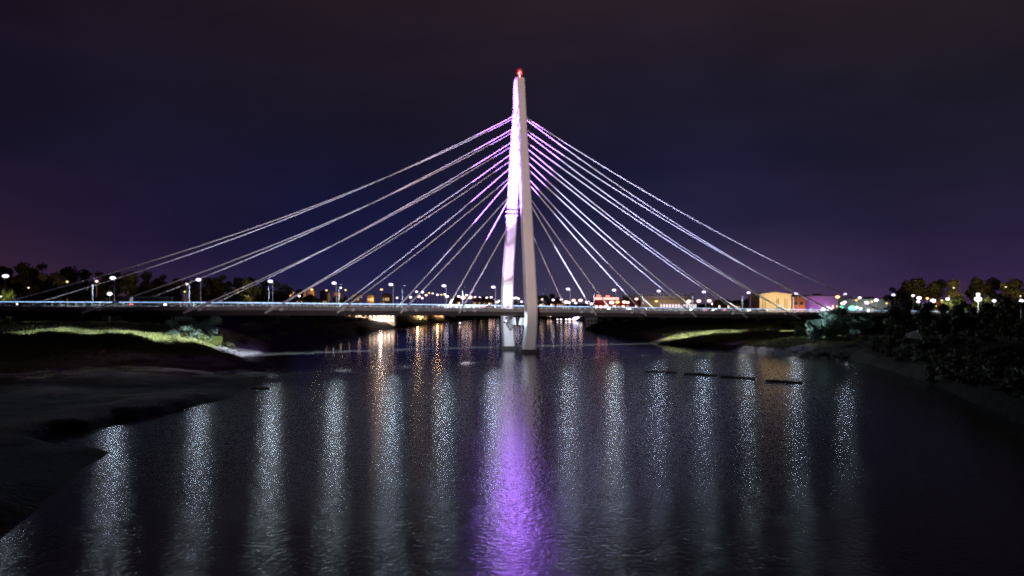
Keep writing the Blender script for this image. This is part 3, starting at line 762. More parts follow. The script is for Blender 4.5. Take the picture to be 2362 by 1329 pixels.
# right bank: pale willow by the deck, dark masses beyond
for i, (x, y, Y, s_, lab) in enumerate([(1895, 712, 338, 1.05, 'pale blue green willow beside the deck, leftmost on the right bank'), (1935, 708, 342, 1.15, 'tall pale willow crown against the deck end, right of the leftmost one'),
        (1975, 716, 335, 1.0, 'dim green willow at the deck end between pale and black trees')]):
    plant_top(PW[i % 2], 12.0, x, y, Y, lab, 'willows on the right bank', sx=s_)
for i, (x, y, Y) in enumerate([(1878, 742, 330), (1915, 765, 322), (1960, 770, 318), (2000, 780, 312), (1850, 752, 356)]):
    plant_top(PS[1], 5.6, x, y, Y, 'low pale shrub under the willows on the right bank, %s from the left' % ordinal([1, 2, 3, 4, 0][i]), 'low shrubs under the willows', sx=1.0)
blk = [(2075, 702, 318), (2085, 692, 318), (2130, 702, 300), (2175, 705, 290), (2225, 702, 280), (2275, 700, 270), (2330, 690, 262), (2385, 688, 250), (2055, 752, 296), (2080, 750, 285), (2140, 755, 262), (2200, 760, 245), (2270, 762, 230), (2350, 760, 215), (2090, 800, 255), (2160, 815, 235), (2240, 820, 205), (2330, 830, 180), (2150, 868, 205), (2240, 880, 180), (2340, 900, 155)]
for i, (x, y, Y) in enumerate(blk):
    plant_top(PT[i % 4], 11.2, x, y, Y, 'black tree on right shore, %s row from back, %s from left' % (ordinal(0 if i < 8 else 1 if i < 14 else 2 if i < 18 else 3), ordinal(i if i < 8 else i - 8 if i < 14 else i - 14 if i < 18 else i - 18)), 'black trees on the right shore', sx=1.0)
for i in range(20):
    x = 1990 + i * 20; y = float(np.interp(x, [1950, 2010, 2085, 2150, 2240, 2370], [831, 842, 862, 885, 925, 985])) - 5
    q = G(x, y)
    plant(PS[0], q.x + 3, q.y + 3, .75 + .3 * ((i * 5) % 4) / 3, 'black shrub at the dark right waterline, %s from the left' % ordinal(i), 'waterline shrubs at the right', sx=1.3)
rt = [(2085, 655), (2120, 645), (2155, 652), (2200, 650), (2245, 648), (2290, 645), (2335, 650), (2380, 655), (2062, 668)]
for i, (x, y) in enumerate(rt):
    plant_top(PT[i % 4], 11.2, x, y, 470 + 12 * (i % 3), 'brown lit tree on the skyline at the right, %s from the left' % ordinal(sorted(r_[0] for r_ in rt).index(x)), 'skyline trees at the right', sx=1.35)
plant_top(PR[0], 7.2, 2160, 702, 400, 'copper red lit tree among the lamps at the right', None, sx=.9)
for i, (x, y) in enumerate([(2143, 707), (2200, 690), (2272, 692), (2300, 698)]):
    plant_top(PR[1], 7.2, x, y, 390, ['lamp lit yellow green tree left of the copper one', 'lamp lit yellow green tree right of the copper one', 'yellow green tree right under the tall white light', 'green tree right of the tall white light'][i], 'lamp lit trees at the right', sx=.9)
for i, (x, y) in enumerate([(24, 675), (570, 686), (402, 682), (796, 688)]):
    plant_top(PR[1], 7.2, x, y, [330, 440, 380, 700][i], ['bright yellow green tree beside the leftmost lamp post', 'small lamp lit yellow tree between the third and fourth near lamps', 'small lit tree behind the car lights at the left', 'yellow green tree just right of the fifth near lamp from the left'][i], 'small lit trees at the left', sx=.7)
for i, (x, y, Y) in enumerate([(1385, 735, 640), (1405, 738, 600), (1440, 736, 560), (1480, 738, 540), (1530, 738, 520), (1580, 740, 510), (1700, 742, 480), (1750, 742, 470), (1800, 745, 460), (1650, 742, 500), (1830, 740, 440)]):
    plant_top(PS[0], 5.6, x, y, Y, 'black bush on the far right bank under the deck, %s from the left' % ordinal(sorted([1385, 1405, 1440, 1480, 1530, 1580, 1700, 1750, 1800, 1650, 1830]).index(x)), 'black bushes on the far right bank', sx=1.8)
# trees among the far city, near the pylon
for i, (x, y) in enumerate([(1120, 684), (1255, 681), (1275, 680), (1290, 683), (1185, 690), (1230, 682)]):
    plant_top(PT[i % 4], 11.2, x, y, 1230, 'dark far tree in the city beyond the pylon, %s from the left' % ordinal(sorted([1120, 1255, 1275, 1290, 1185, 1230]).index(x)), 'far trees beyond the pylon', sx=1.3)
for p_ in (PT + PS + PW + PR):
    if id(p_) not in USED:
        for c_ in kids(p_): bpy.data.objects.remove(c_)
        bpy.data.objects.remove(p_)

# ------------------------------------------------------------------ far city: lights, buildings
globes = {}
def globe(kind):
    c = {'white': ((1, .93, .95), 3.2), 'violet': ((.95, .8, 1), 3.2), 'amber': ((1, .62, .22), 2.2), 'pink': ((1, .6, .5), 2.8), 'green': ((.2, 1, .55), 2.4), 'blue': ((.35, .4, 1), 7), 'yellow': ((1, .85, .3), 1.6)}[kind]
    return lens_mat('distant_lamp_' + kind, c[0], c[1])
PG = {}
CNT = {}
def far_lamp(x, y, Y, kind='white', r=.8, name='street_lamp', label=None, group='lights of the far town'):
    X = (x - CX) / F * Y; z = CZ + (HY - y) * Y / F; g = hz(X, Y); g = max(g, 0); h = max(z - g, 1.5)
    key = (kind,)
    if key not in PG:
        e = empty(name); mb = MB(); mb.tube([(0, 0, 0), (0, 0, .9)], [.02, .014], 6); mb.tube([(0, 0, .9), (0, 0, .97)], [.014, .02], 6); mb.build('pole', pole_m, e)
        mb = MB(); mb.ball((0, 0, 0), 1, 10, 8, (1.25, 1, .8)); b = mb.build('lamp_globe', globe(kind), e, True)
        PG[key] = e; o = e
    else: o = copy_tree(PG[key])
    o.location = (X, Y, g)
    for c in kids(o):
        if c.name.startswith('pole'): c.scale = (h, h, h) if h < 12 else (12, 12, h)
        else: c.location = (0, 0, h); c.scale = (r, r, r)
    tag(o, label, 'street lamp', group)
    return o
left_town = [(155, 650, 430, 'yellow', .5), (223, 649, 430, 'pink', .6), (253, 678, 345, 'violet', .75), (431, 655, 430, 'violet', .6), (426, 673, 430, 'yellow', .4), (524, 682, 470, 'yellow', .45), (554, 682, 470, 'yellow', .45), (572, 684, 470, 'yellow', .6), (400, 684, 400, 'yellow', .6),
    (675, 676, 800, 'amber', .9), (690, 683, 800, 'white', .9), (719, 668, 800, 'amber', 1.0), (753, 670, 800, 'amber', .8), (786, 664, 800, 'white', .8), (797, 669, 800, 'yellow', .8), (880, 668, 900, 'amber', 1.1)]
for i, (x, y, Y, k, r) in enumerate(sorted(left_town)):
    far_lamp(x, y, Y, k, r, label='small %s light on the left hillside, %s from the left' % (k if k != 'pink' else 'orange', ordinal(i)), group='lights on the left hillside')
town = [(832, 686, 'white', 1.2), (861, 686, 'violet', 1.6), (889, 686, 'violet', 1.6), (916, 687, 'white', 1.2), (947, 686, 'white', 1.5), (961, 673, 'violet', 1.4), (966, 684, 'pink', 2.0), (974, 674, 'violet', 1.8), (974, 688, 'violet', 1.3), (983, 681, 'pink', 1.5), (990, 676, 'amber', 1.1), (998, 677, 'white', 1.0),
    (1009, 680, 'violet', 1.3), (1018, 680, 'amber', 1.1), (1026, 679, 'white', 1.3), (1031, 684, 'violet', 2.0), (1041, 690, 'white', .9), (1058, 684, 'violet', 1.6), (1053, 691, 'violet', 1.2), (1068, 687, 'pink', 2.7), (1076, 681, 'violet', 1.5), (1084, 686, 'pink', 2.7), (1096, 686, 'violet', 1.4), (1106, 687, 'violet', 1.6)]
for i, (x, y, k, r) in enumerate(sorted(town)):
    far_lamp(x, y, 1260, k, r, label='far town light left of the pylon, %s from the left' % ordinal(i), group='town lights left of the pylon')
town2 = [(1105, 692, 'white', 1.2), (1123, 687, 'white', 1.3), (1133, 686, 'violet', 1.3), (1139, 692, 'violet', 1.2), (1147, 697, 'white', 1.5), (1151, 694, 'white', 1.0), (1187, 688, 'violet', 1.5), (1191, 687, 'white', 1.3), (1196, 689, 'violet', 1.3), (1203, 696, 'violet', 1.3)]
for i, (x, y, k, r) in enumerate(sorted(town2)):
    far_lamp(x, y, 1200, k, r, label='far light close beside the farther pylon leg, %s from the left' % ordinal(i), group='town lights beside the pylon')
town3 = [(1251, 691, 'pink', 1.3), (1276, 692, 'violet', 1.4), (1295, 691, 'violet', 1.5), (1306, 697, 'pink', 2.4), (1313, 698, 'violet', 1.6), (1323, 693, 'pink', 2.0), (1328, 699, 'violet', 1.4), (1339, 693, 'pink', 2.2), (1355, 697, 'violet', 2.2), (1364, 701, 'violet', 1.6), (1411, 698, 'white', 2.4), (1424, 697, 'amber', 2.2), (1440, 697, 'pink', 2.2), (1448, 698, 'pink', 1.8),
    (1468, 690, 'pink', 1.8), (1514, 695, 'yellow', 1.6), (1589, 695, 'pink', 2.3), (1612, 694.5, 'pink', 2.3), (1636, 694, 'pink', 2.3), (1645, 701, 'violet', 2.0), (1659, 694, 'pink', 2.6), (1664, 698, 'violet', 1.6), (1688, 704, 'violet', 1.5)]
for i, (x, y, k, r) in enumerate(sorted(town3)):
    far_lamp(x, y, 1100, k, r * .95, label='far town light right of the pylon, %s from the left' % ordinal(i), group='town lights right of the pylon')
town4 = [(1736, 696, 'amber', .7), (1932, 685, 'amber', 1.3), (1983, 687, 'white', .9), (1976, 692, 'amber', .9), (1944, 700, 'violet', 1.2), (1949, 697, 'violet', .9), (1940, 710, 'green', 1.6), (1966, 711, 'green', 2.1), (1977, 709, 'white', .9), (1985, 712, 'white', .9), (1999, 699, 'violet', 1.4), (2011, 696, 'amber', .7), (2021, 692.5, 'violet', 1.2), (2045, 700, 'amber', .6), (2069, 683.6, 'violet', 1.0), (2077, 690, 'white', .6)]
for i, (x, y, k, r) in enumerate(sorted(town4)):
    far_lamp(x, y, 560, k, r * .9, label='light between the shed and the right trees, %s from the left' % ordinal(i), group='lights behind the right end of the deck')
town5 = [(2106, 682, 'white', .7), (2118, 696, 'violet', .8), (2120, 687.6, 'violet', 1.1), (2139, 688.5, 'amber', .7), (2152, 694, 'violet', 1.3), (2186, 690, 'violet', .9), (2256, 690, 'white', 1.7), (2293, 694, 'violet', .9), (2356, 694, 'violet', 1.0), (2354, 683, 'yellow', .4)]
for i, (x, y, k, r) in enumerate(sorted(town5)):
    far_lamp(x, y, 385, k, r * .75, label='light among the trees at the far right, %s from the left' % ordinal(i), group='lights among the right trees')
# floodlit mast, a tall white flare at the right
e = empty('floodlight_mast', tuple(G(2256, 700, 8)[:2]) + (0,)); e.location = ((2256 - CX) / F * 380, 380, 8)
mb = MB(); mb.tube([(0, 0, 0), (0, 0, 14.5)], [.16, .1], 8); mb.build('mast', pole_m, e)
mb = MB(); mb.tube([(0, 0, 11.5), (0, 0, 14.4)], [.25, .75], 10); mb.build('lamp_head', lens_mat('white_mast_light', (.95, .97, 1), 3), e)
tag(e, 'tall white flaring light above the trees at the far right', 'floodlight')
light('mast_glow', 'POINT', (0, -1.5, 11), 2600, (1, .95, .8), e, size=.4)
# lamps added to throw light on the trees and slopes behind them
def tree_fill_lamp(x, y, Y, power, color, label):
    X = (x - CX) / F * Y; z = CZ + (HY - y) * Y / F; g = max(hz(X, Y), 0)
    e = empty('street_lamp', (X, Y, g)); mb = MB(); mb.tube([(0, 0, 0), (0, 0, z - g)], .1, 8); mb.build('pole', pole_m, e)
    mb = MB(); mb.ball((0, 0, z - g), .3, 8, 6, (1.6, 1, .6)); mb.build('lamp_globe', lens_mat('small_lamp_glow', color, 3), e)
    l_ = light('tree_fill_light', 'SPOT', (0, .6, z - g), power, color, e, None, .3, 165, .3); l_.rotation_euler = (R(95), 0, 0); tag(e, label, 'street lamp')
tree_fill_lamp(2172, 693, 385, 7000, (1, .85, .55), 'added fill lamp between the copper tree and the yellow trees')
tree_fill_lamp(2200, 664, 455, 8000, (1, .62, .3), 'added orange fill lamp before the right skyline trees, left one')
tree_fill_lamp(2320, 662, 455, 6000, (1, .62, .3), 'added orange fill lamp before the right skyline trees, right one')
tree_fill_lamp(66, 664, 400, 6000, (1, .5, .28), 'added dim orange lamp under the leftmost ridge trees')
tree_fill_lamp(330, 660, 405, 3500, (1, .7, .3), 'added dim amber lamp under the middle of the left ridge')
tree_fill_lamp(560, 664, 430, 3500, (1, .7, .3), 'added dim amber lamp under the right end of the left ridge')
tree_fill_lamp(2, 684, 322, 1500, (1, 1, .6), 'added low lamp by the yellow green tree at the left edge')
#tree_fill_lamp(1868, 742, 318, 5200, (.55, .8, 1), 'cool lamp on the right bank in front of the pale willow')

# ---- buildings
def bmat(n, a, b=None, r=.8, sc_=.3): return mat(n, a, b, r, sc_)
wing = {'warm': lens_mat('window_glow_warm', (1, .75, .45), 2.6), 'white': lens_mat('window_glow_white', (1, .93, .95), 3.2), 'dim': lens_mat('window_glow_dim', (1, .62, .3), .7), 'dark': mat('window_dark', (.02, .02, .03), None, .2, 1), 'pink': lens_mat('window_glow_pink', (1, .55, .45), 4)}
def building(name, label, cat, x0, x1, ytop, Y, depth, wm, roof='flat', rm=None, wins=(), z0=None, group=None, rise=2.0):
    X0 = (x0 - CX) / F * Y; X1 = (x1 - CX) / F * Y; zt = CZ + (HY - ytop) * Y / F
    g = min(hz(X0, Y), hz(X1, Y)) if z0 is None else z0
    g = max(g, .1); Wd = X1 - X0; H = zt - g
    e = empty(name, ((X0 + X1) / 2, Y + depth / 2, g)); tag(e, label, cat, group)
    rm = rm or bmat('dark_roofing', (.06, .055, .06))
    mb = MB(); mb.box((0, 0, H / 2 - 1), (Wd, depth, H + 2)); wl = mb.build('wall', wm, e)
    mb = MB()
    if roof == 'flat':
        for (c_, d_) in (((0, -depth / 2 + .1, H + .3), (Wd + .5, .5, .6)), ((0, depth / 2 - .1, H + .3), (Wd + .5, .5, .6)), ((-Wd / 2 + .1, 0, H + .3), (.5, depth - .5, .6)), ((Wd / 2 - .1, 0, H + .3), (.5, depth - .5, .6)), ((0, 0, H + .12), (Wd - .5, depth - .5, .2))): mb.box(c_, d_)
        mb.box((Wd * .2, 0, H + .9), (Wd * .1, depth * .3, 1.4))
    else:
        o_ = .5
        mb.loft([[(-Wd / 2 - o_, y, H), (Wd / 2 + o_, y, H), (Wd / 2 + o_, y, H + .35), (0, y, H + rise), (-Wd / 2 - o_, y, H + .35)] for y in (-depth / 2 - .5, depth / 2 + .5)])
    mb.build('roof', rm, e)
    for (nx_, nz_, u0, u1, v0, v1, kinds) in wins:
        for a in range(nx_):
            for b_ in range(nz_):
                cw = Wd * (u1 - u0) / nx_; chh = H * (v1 - v0) / nz_
                cx_ = -Wd / 2 + Wd * u0 + cw * (a + .5); cz_ = H * v0 + chh * (b_ + .5)
                mb = MB(); ww, wh = cw * .62, chh * .6
                mb.box((cx_, -depth / 2 - .04, cz_), (ww + .2, .1, wh + .2)); f_ = mb.build('window', bmat('window_frame', (.3, .3, .3)), e)
                mb = MB(); mb.box((cx_, -depth / 2 - .11, cz_), (ww, .06, wh)); mb.box((cx_, -depth / 2 - .15, cz_), (.08, .04, wh)); mb.build('pane', wing[random.choice(kinds)], f_)
    return e, Wd, H
# pub with a row of lamps on the left shore, seen under the deck
cream = bmat('cream_render', (.5, .42, .3), (.4, .33, .24)); brick = bmat('brown_brick', (.26, .15, .09), (.2, .11, .07)); greyw = bmat('grey_cladding', (.3, .3, .32), (.24, .24, .26))
# distances: shore there is about y 768 -> Y 547
def lamp_row(e, W_, H_, D_, n, z_, pw, color, r_=.5):
    for k in range(n):
        x_ = -W_ / 2 + W_ * (k + .5) / n
        mb = MB(); mb.tube([(x_, -D_ / 2, z_ + .3), (x_, -D_ / 2 - .6, z_ + .3)], .06, 6); mb.ball((x_, -D_ / 2 - .7, z_), r_, 10, 6)
        mb.build('wall_lamp', lens_mat('wall_lamp_glow', color, 1.7), e)
    light('wall_lamp_light', 'POINT', (0, -D_ / 2 - 6, z_ + .5), pw, color, e, size=1)
e, W_, H_ = building('riverside_pub', 'brightly lit riverside pub with a row of round wall lamps under the deck', 'pub', 850, 911, 723, 640, 12, cream, 'flat', None, [(7, 1, .03, .97, .08, .42, ['white', 'warm', 'pink'])], z0=4.0)
lamp_row(e, W_, H_, 12, 7, H_ * .68, 14000, (1, .8, .72), .75)
e, W_, H_ = building('riverside_house', 'dim stone house on the shore just left of the bright pub', 'house', 796, 820, 728, 640, 10, brick, 'gable', None, [(4, 2, .05, .95, .1, .8, ['dim', 'warm', 'dark'])], z0=4.2)
e, W_, H_ = building('riverside_house', 'house with warm windows right next to the bright pub on its left', 'house', 824, 846, 726, 650, 10, cream, 'gable', None, [(3, 2, .05, .95, .1, .8, ['warm', 'dim', 'warm'])], z0=4.2)
lamp_row(e, W_, H_, 10, 2, H_ * .6, 5000, (1, .75, .45), .55)
e, W_, H_ = building('warehouse', 'tan warehouse right of the pub under the deck', 'warehouse', 945, 985, 723, 780, 14, brick, 'flat', None, [(5, 2, .06, .94, .15, .8, ['dark', 'dim', 'dark'])], z0=4)
lamp_row(e, W_, H_, 14, 2, H_ * .4, 9000, (1, .7, .35), .6)
e, W_, H_ = building('warehouse', 'orange lit warehouse on the shore between the tan one and the pylon', 'warehouse', 996, 1024, 723, 860, 14, brick, 'flat', None, [(3, 2, .06, .94, .15, .8, ['dark', 'dim', 'dark'])], z0=4)
lamp_row(e, W_, H_, 14, 3, H_ * .75, 14000, (1, .6, .25), .7)
e, W_, H_ = building('warehouse', 'low brick store with dark windows left of the farther pylon leg', 'warehouse', 1034, 1050, 726, 930, 12, brick, 'flat', None, [(2, 2, .06, .94, .15, .8, ['dark'])], z0=4)
for i, (x, y, Y, k, r) in enumerate([(741, 737, 600, 'pink', .8), (746, 740, 600, 'amber', .7), (769, 747, 590, 'white', .55), (786, 746, 600, 'pink', .45), (806, 746.5, 600, 'amber', .6), (829, 733, 620, 'pink', .9), (970, 744, 760, 'amber', .8), (1004, 726, 850, 'amber', 1.0), (940, 726, 770, 'violet', .7), (1061, 749, 745, 'white', .6), (1074, 728, 1050, 'yellow', 1.2), (1078, 732, 1050, 'amber', 1.2), (1111, 737, 1050, 'yellow', .9), (1131, 732.5, 1100, 'pink', 2.0), (1139, 727.5, 1110, 'pink', 1.5)]):
    far_lamp(x, y, Y, k, r, label='shore light under the left half of the deck, %s from the left' % ordinal(sorted([741, 746, 769, 786, 806, 829, 970, 1004, 940, 1061, 1074, 1078, 1111, 1131, 1139]).index(x)), group='shore lights under the deck left of the pylon')
rs = [(1264, 728.5, 'pink', 1.4), (1270, 729, 'pink', 1.5), (1286, 739, 'white', .9), (1294, 739, 'white', 1.0), (1306, 740, 'white', 1.1), (1314, 741, 'violet', 1.6), (1324, 741, 'pink', 2.1), (1327, 738, 'blue', 2.4), (1333, 742, 'violet', 1.5), (1340, 742, 'white', 1.5)]
for i, (x, y, k, r) in enumerate(rs):
    far_lamp(x, y, 905 if y > 735 else 1000, k, r * .75, label='shore light under the deck right of the pylon, %s from the left' % ordinal(i), group='shore lights under the deck right of the pylon')
shore_trees = [(836, 732, 625), (925, 730, 690), (935, 733, 690), (1060, 731, 900), (1095, 732, 960)]
for i, (x, y, Y) in enumerate(shore_trees):
    plant_top(PT[i % 4], 11.2, x, y, Y, 'small tree on the lit shore under the deck, %s from the left' % ordinal(i), 'small trees on the lit shore', sx=1.2)
# town buildings above the deck line
bw = bmat('warm_cladding', (.72, .56, .36), (.66, .5, .32), .8, .1)
e, W_, H_ = building('industrial_shed', 'pale yellow floodlit shed with a shallow gable and dark vertical slots', 'shed', 1752, 1825, 680, 520, 26, bw, 'gable', bw, [(1, 1, .28, .44, .02, .14, ['dark'])], rise=1.6)
for u in (.10, .175, .55, .60, .80, .865):
    mb = MB(); mb.box((-W_ / 2 + W_ * u, -13.06, H_ * .42), (.34, .1, H_ * .84)); mb.build('wall_slot', bmat('slot_dark', (.12, .09, .06)), e)
for s in (-.3, .3):
    light('shed_floodlight', 'AREA', (W_ * s, -13 - 16, -.5), 15000, (1, .82, .5), e, None, 2.5).rotation_euler = (R(115), 0, 0)
for s in (-.3, .3):
    mb = MB(); mb.box((W_ * s, -13 - 17, -1.2), (2.6, .5, .9)); mb.build('floodlight', bmat('flood_case', (.2, .2, .2)), e)
e, W_, H_ = building('retail_shed', 'red brown shed wall between the yellow shed and the purple hall', 'shed', 1826, 1858, 685, 560, 30, bmat('red_cladding', (.3, .12, .08), (.25, .1, .07)), 'flat', None, [(2, 1, .1, .9, .55, .8, ['dark'])])
light('wall_light', 'POINT', (0, -22, 3), 6000, (1, .55, .3), e, size=1)
e, W_, H_ = building('retail_hall', 'purple lit hall with a dazzling white oval screen at its right', 'hall', 1859, 1930, 683, 575, 40, bmat('violet_cladding', (.45, .25, .5), (.38, .2, .44)), 'flat', None, [])
xs_ = (1905 - 1894.5) / F * 575
mb = MB(); mb.ball((xs_, -21.2, H_ * .28), 2.6, 20, 10, (1.45, .35, 1)); mb.build('illuminated_screen', lens_mat('white_screen', (1, .9, 1), 3.5), e, True)
mb = MB(); mb.add([(-7.4, -20.3, H_ * .42), (-6.6, -20.3, H_ * .36), (-5.9, -20.3, H_ * .44), (-6.6, -20.3, H_ * .4)], [(0, 1, 2, 3)]); mb.build('emblem', lens_mat('sign_glow', (.9, .7, 1), .9), e)
mb = MB()
for k in range(9): mb.box((-8.6 + k * .72, -20.25, H_ * .27), (.42, .1, .5 if k % 3 else .75))
mb.build('sign_lettering', lens_mat('sign_glow', (.9, .7, 1), .9), e)
for k in (.72, .86):
    mb = MB(); mb.box((-W_ / 2 + W_ * k + 3, -20.2, H_ * .3), (1.0, .2, H_ * .5)); mb.build('light_column', lens_mat('orange_column', (1, .6, .45), 1.6), e)
light('hall_light', 'POINT', (xs_ - 6, -34, 3), 5500, (.75, .4, 1), e, size=1.5)
e, W_, H_ = building('long_grey_store', 'long low grey store behind the green lights right of the hall', 'store', 1936, 2060, 690, 640, 30, greyw, 'flat', None, [(12, 1, .04, .96, .1, .4, ['dim', 'dark', 'white', 'dark'])])
light('wall_light', 'POINT', (0, -30, 4), 9000, (.7, .8, .7), e, size=1)
e, W_, H_ = building('red_lit_building', 'dark red building with a long glowing red white roof sign', 'building', 1366, 1478, 693.5, 1150, 40, bmat('dark_red_wall', (.3, .05, .06), (.24, .04, .05)), 'flat', None, [(10, 1, .04, .96, .1, .5, ['dark', 'pink', 'dark', 'dim'])])
mb = MB(); zz = CZ + (HY - 689) * 1150 / F - (e.location.z)
X_a, X_b = (1371 - 1422) / F * 1150, (1427 - 1422) / F * 1150
mb.box(((X_a + X_b) / 2, -20.8, zz), (X_b - X_a, .8, 2.9)); mb.build('roof_sign', lens_mat('red_white_sign', (1, .42, .36), 2), e)
mb = MB(); mb.box((X_a + 5, -19, zz + 3), (4, 2, 4)); mb.box((X_b - 14, -19, zz + 2.6), (5, 2, 3)); mb.build('roof_plant', lens_mat('red_lamp', (1, .2, .12), 1.8), e)
light('sign_light', 'POINT', (X_a + 20, -34, 10), 7000, (1, .25, .25), e, size=1.5)
# stadium: stepped bowl with roof trusses, glass front
YS = 1350
e = empty('stadium', ((1533 - CX) / F * YS, YS + 60, 9)); tag(e, 'wide lit stadium with stepped stands and roof trusses behind the deck', 'stadium')
Ws = (1638 - 1460) / F * YS
def ring(rx, ry, z0, z1, n=48, k=.0):
    mb = MB(); mb.loft([[(math.cos(2 * math.pi * i / n) * rx * kk, math.sin(2 * math.pi * i / n) * ry * kk, z) for i in range(n)] for z, kk in ((z0, 1), (z1, 1 + k))]); return mb
st1 = bmat('stadium_wall', (.34, .27, .2), (.28, .22, .17)); st2 = bmat('stadium_grey', (.3, .28, .32), (.24, .22, .26))
zt_ = lambda y: CZ + (HY - y) * YS / F - 9
ring(Ws * .50, 52, -2, zt_(699)).build('lower_stand', st1, e)
ring(Ws * .485, 50, zt_(699) + .05, zt_(691), k=.02).build('upper_stand', st1, e)
ring(Ws * .47, 47, zt_(691) + .05, zt_(683), k=.03).build('roof_band', st2, e)
mb = MB()
for i in range(40):
    a = 2 * math.pi * i / 40; c_, s_ = math.cos(a), math.sin(a)
    mb.tube([(c_ * Ws * .48, s_ * 48, zt_(684)), (c_ * Ws * .47, s_ * 47, zt_(676 if i % 3 else 673))], .28, 5)
    b2 = 2 * math.pi * (i + 1) / 40
    mb.tube([(c_ * Ws * .475, s_ * 47.5, zt_(678)), (math.cos(b2) * Ws * .475, math.sin(b2) * 47.5, zt_(678))], .22, 5)
mb.build('roof_truss', bmat('truss_white', (.6, .6, .62)), e)
for k in range(16):
    x_ = (1527 + k * 7 - 1533) / F * YS
    if abs(x_) > Ws * .48: continue
    y_ = -52 * math.sqrt(max(0, 1 - (x_ / (Ws * .5)) ** 2)) - .6
    mb = MB(); mb.box((x_, y_, zt_(707)), (2.6, .4, 6.2)); mb.build('window', lens_mat('stadium_window', (1, .85, .95), 1.0), e)
for x_ in (-45, 0, 45):
    light('stadium_light', 'POINT', (x_, -80, 6), 20000, (1, .75, .5), e, size=1.5)
e.location.z = 9
# dark terraces of houses either side, with dim roofs
hs = [(1655, 1690, 697), (1692, 1722, 700), (1724, 1748, 697), (1240, 1262, 697), (1268, 1300, 696), (1090, 1112, 690), (1114, 1140, 692), (1040, 1062, 690)]
for i, (x0, x1, yt) in enumerate(sorted(hs)):
    building('terraced_house', 'dark block of houses on the skyline, %s from the left' % ordinal(i), 'house', x0, x1, yt, 1150 if x0 < 1600 else 800, 20, brick, 'gable', None, [(6, 1, .05, .95, .4, .75, ['dark', 'dim', 'dark', 'warm'])], group='skyline houses', rise=3)
# grey block standing in for a building's reflection, right of the pylon
e, W_, H_ = building('reflection_block', 'pale grey block standing in for a reflection under the deck, left of the black bushes', 'store', 1352, 1378, 733, 640, 14, greyw, 'flat', None, [(3, 2, .06, .94, .15, .85, ['dark'])], z0=.4)
# hillside houses, amber lit, left of the first pylon cables
for i, (x0, x1, yt, Y) in enumerate([(655, 672, 668, 900), (682, 700, 672, 880), (708, 724, 670, 900), (738, 756, 674, 880), (770, 786, 676, 900), (812, 830, 680, 950), (846, 862, 682, 950), (880, 900, 681, 980)]):
    e, W_, H_ = building('hillside_house', 'amber lit house on the hill left of the town lights, %s from the left' % ordinal(i), 'house', x0, x1, yt, Y, 10, brick, 'gable', None, [(3, 2, .08, .92, .3, .9, ['dark', 'dim', 'dark'])], group='hillside houses', rise=2.2)
    if i % 2 == 0: light('house_light', 'POINT', (W_ * .6, -9, H_ * .75), 4000, (1, .65, .25), e, size=.8)

# ------------------------------------------------------------------ grass tufts, rocks and floating wood
def tufts(name, boxes, n, m, label):
    r = np.random.default_rng(5); V = []; Fs = []
    for (x0, x1, y0, y1, zmin, k) in boxes:
        px = r.uniform(x0, x1, n); py = r.uniform(y0, y1, n); pz = height(px, py)
        for a, b_, c in zip(px, py, pz):
            if c < zmin: continue
            for _ in range(2):
                t = r.uniform(0, 6.28); w_ = r.uniform(.12, .3) * k; h = r.uniform(.25, .8) * k; ox, oy = r.normal(0, .25, 2)
                dx, dy = math.cos(t) * w_, math.sin(t) * w_; q = len(V)
                V += [(a + ox - dx, b_ + oy - dy, c - .05), (a + ox + dx, b_ + oy + dy, c - .05), (a + ox + dx * .3 + r.normal(0, .15), b_ + oy + dy * .3, c + h)]
                Fs.append((q, q + 1, q + 2))
    me = bpy.data.meshes.new(name); me.from_pydata(V, [], Fs); me.update(); me.materials.append(m)
    o = bpy.data.objects.new(name, me); col.objects.link(o); tag(o, label, 'grass', None, 'stuff')
tufts('grass', [(-165, -88, 244, 300, 4.2, 1.0), (88, 122, 318, 352, 2.2, 1.0), (50, 118, 395, 425, 3, 1.1)], 5200, mat('grass_blades', (.16, .2, .06), (.3, .3, .14), .8, .25), 'rough grass tufts along the lit bank tops beside the bridge')
rock_m = mat('bank_rock', (.34, .33, .36), (.2, .19, .2), .9, 1.5)
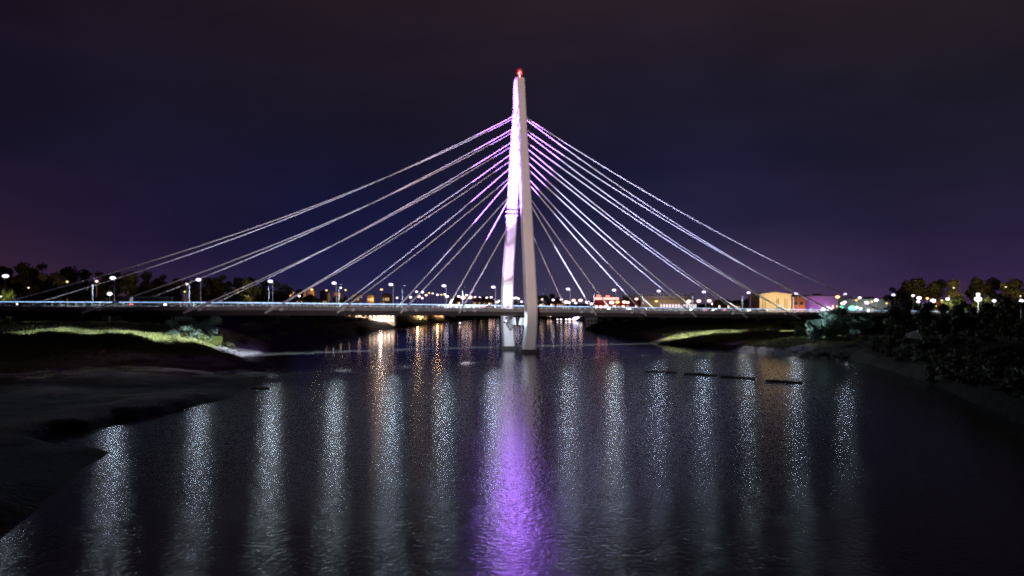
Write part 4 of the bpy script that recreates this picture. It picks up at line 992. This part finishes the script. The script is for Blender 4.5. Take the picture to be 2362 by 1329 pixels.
def rock_mesh(seed):
    r = random.Random(seed); bm = bmesh.new(); bmesh.ops.create_icosphere(bm, subdivisions=2, radius=1)
    for v in bm.verts: v.co *= r.uniform(.78, 1.15); v.co.z *= .62; v.co.x *= 1.25
    me = bpy.data.meshes.new('rock'); bm.to_mesh(me); bm.free(); me.materials.append(rock_m); return me
RM = [rock_mesh(k) for k in range(4)]
def rocks(pts, side):
    for i, (x, y) in enumerate(pts):
        q = G(x, y); q.z = hz(q.x, q.y)
        o = bpy.data.objects.new('rock', RM[i % 4]); col.objects.link(o); s_ = .35 + .5 * random.random()
        o.location = (q.x, q.y, max(q.z, 0) + .1 * s_); o.scale = (s_, s_, s_); o.rotation_euler = (0, 0, random.uniform(0, 6))
        tag(o, 'pale rock on the waterline of the %s bank, %s from the left' % (side, ordinal(i)), 'rock', 'rocks along the %s waterline' % side)
rocks([(405 + i * 9, 815 + (i % 3) * 2 + i * .5) for i in range(18)], 'left')
rocks([(1762 + i * 10, 813 + (i % 3) * 2 + i * .8) for i in range(20)], 'right')
log_m = mat('wet_driftwood', (.02, .017, .014), (.012, .01, .008), .9, 2)
logs = [(1488, 1560, 857.5, 860, 'leftmost dark log of the floating line right of the pylon'), (1578, 1655, 863, 867, 'long second dark log of the floating line right of the pylon'), (1662, 1742, 870, 874, 'third dark log of the floating line right of the pylon'),
        (1768, 1850, 879, 884, 'last dark log at the right end of the floating line'), (578, 622, 896, 898, 'short dark log floating off the tip of the left mud spit')]
for (x0, x1, y0, y1, lab) in logs:
    a, b = G(x0, y0), G(x1, y1); mb = MB(); n_ = 7; r = random.Random(x0)
    pts = [a.lerp(b, k / n_) + Vector((0, r.uniform(-.5, .5), .05 + r.uniform(0, .12))) for k in range(n_ + 1)]
    mb.tube(pts, [r.uniform(.14, .34) for _ in pts], 8)
    mb.tube([pts[2], pts[2] + Vector((.3, .2, .9))], [.09, .04], 6); mb.tube([pts[5], pts[5] + Vector((-.4, .1, .7))], [.09, .03], 6)
    tag(mb.build('driftwood', log_m, None, True), lab, 'driftwood', 'driftwood on the river')
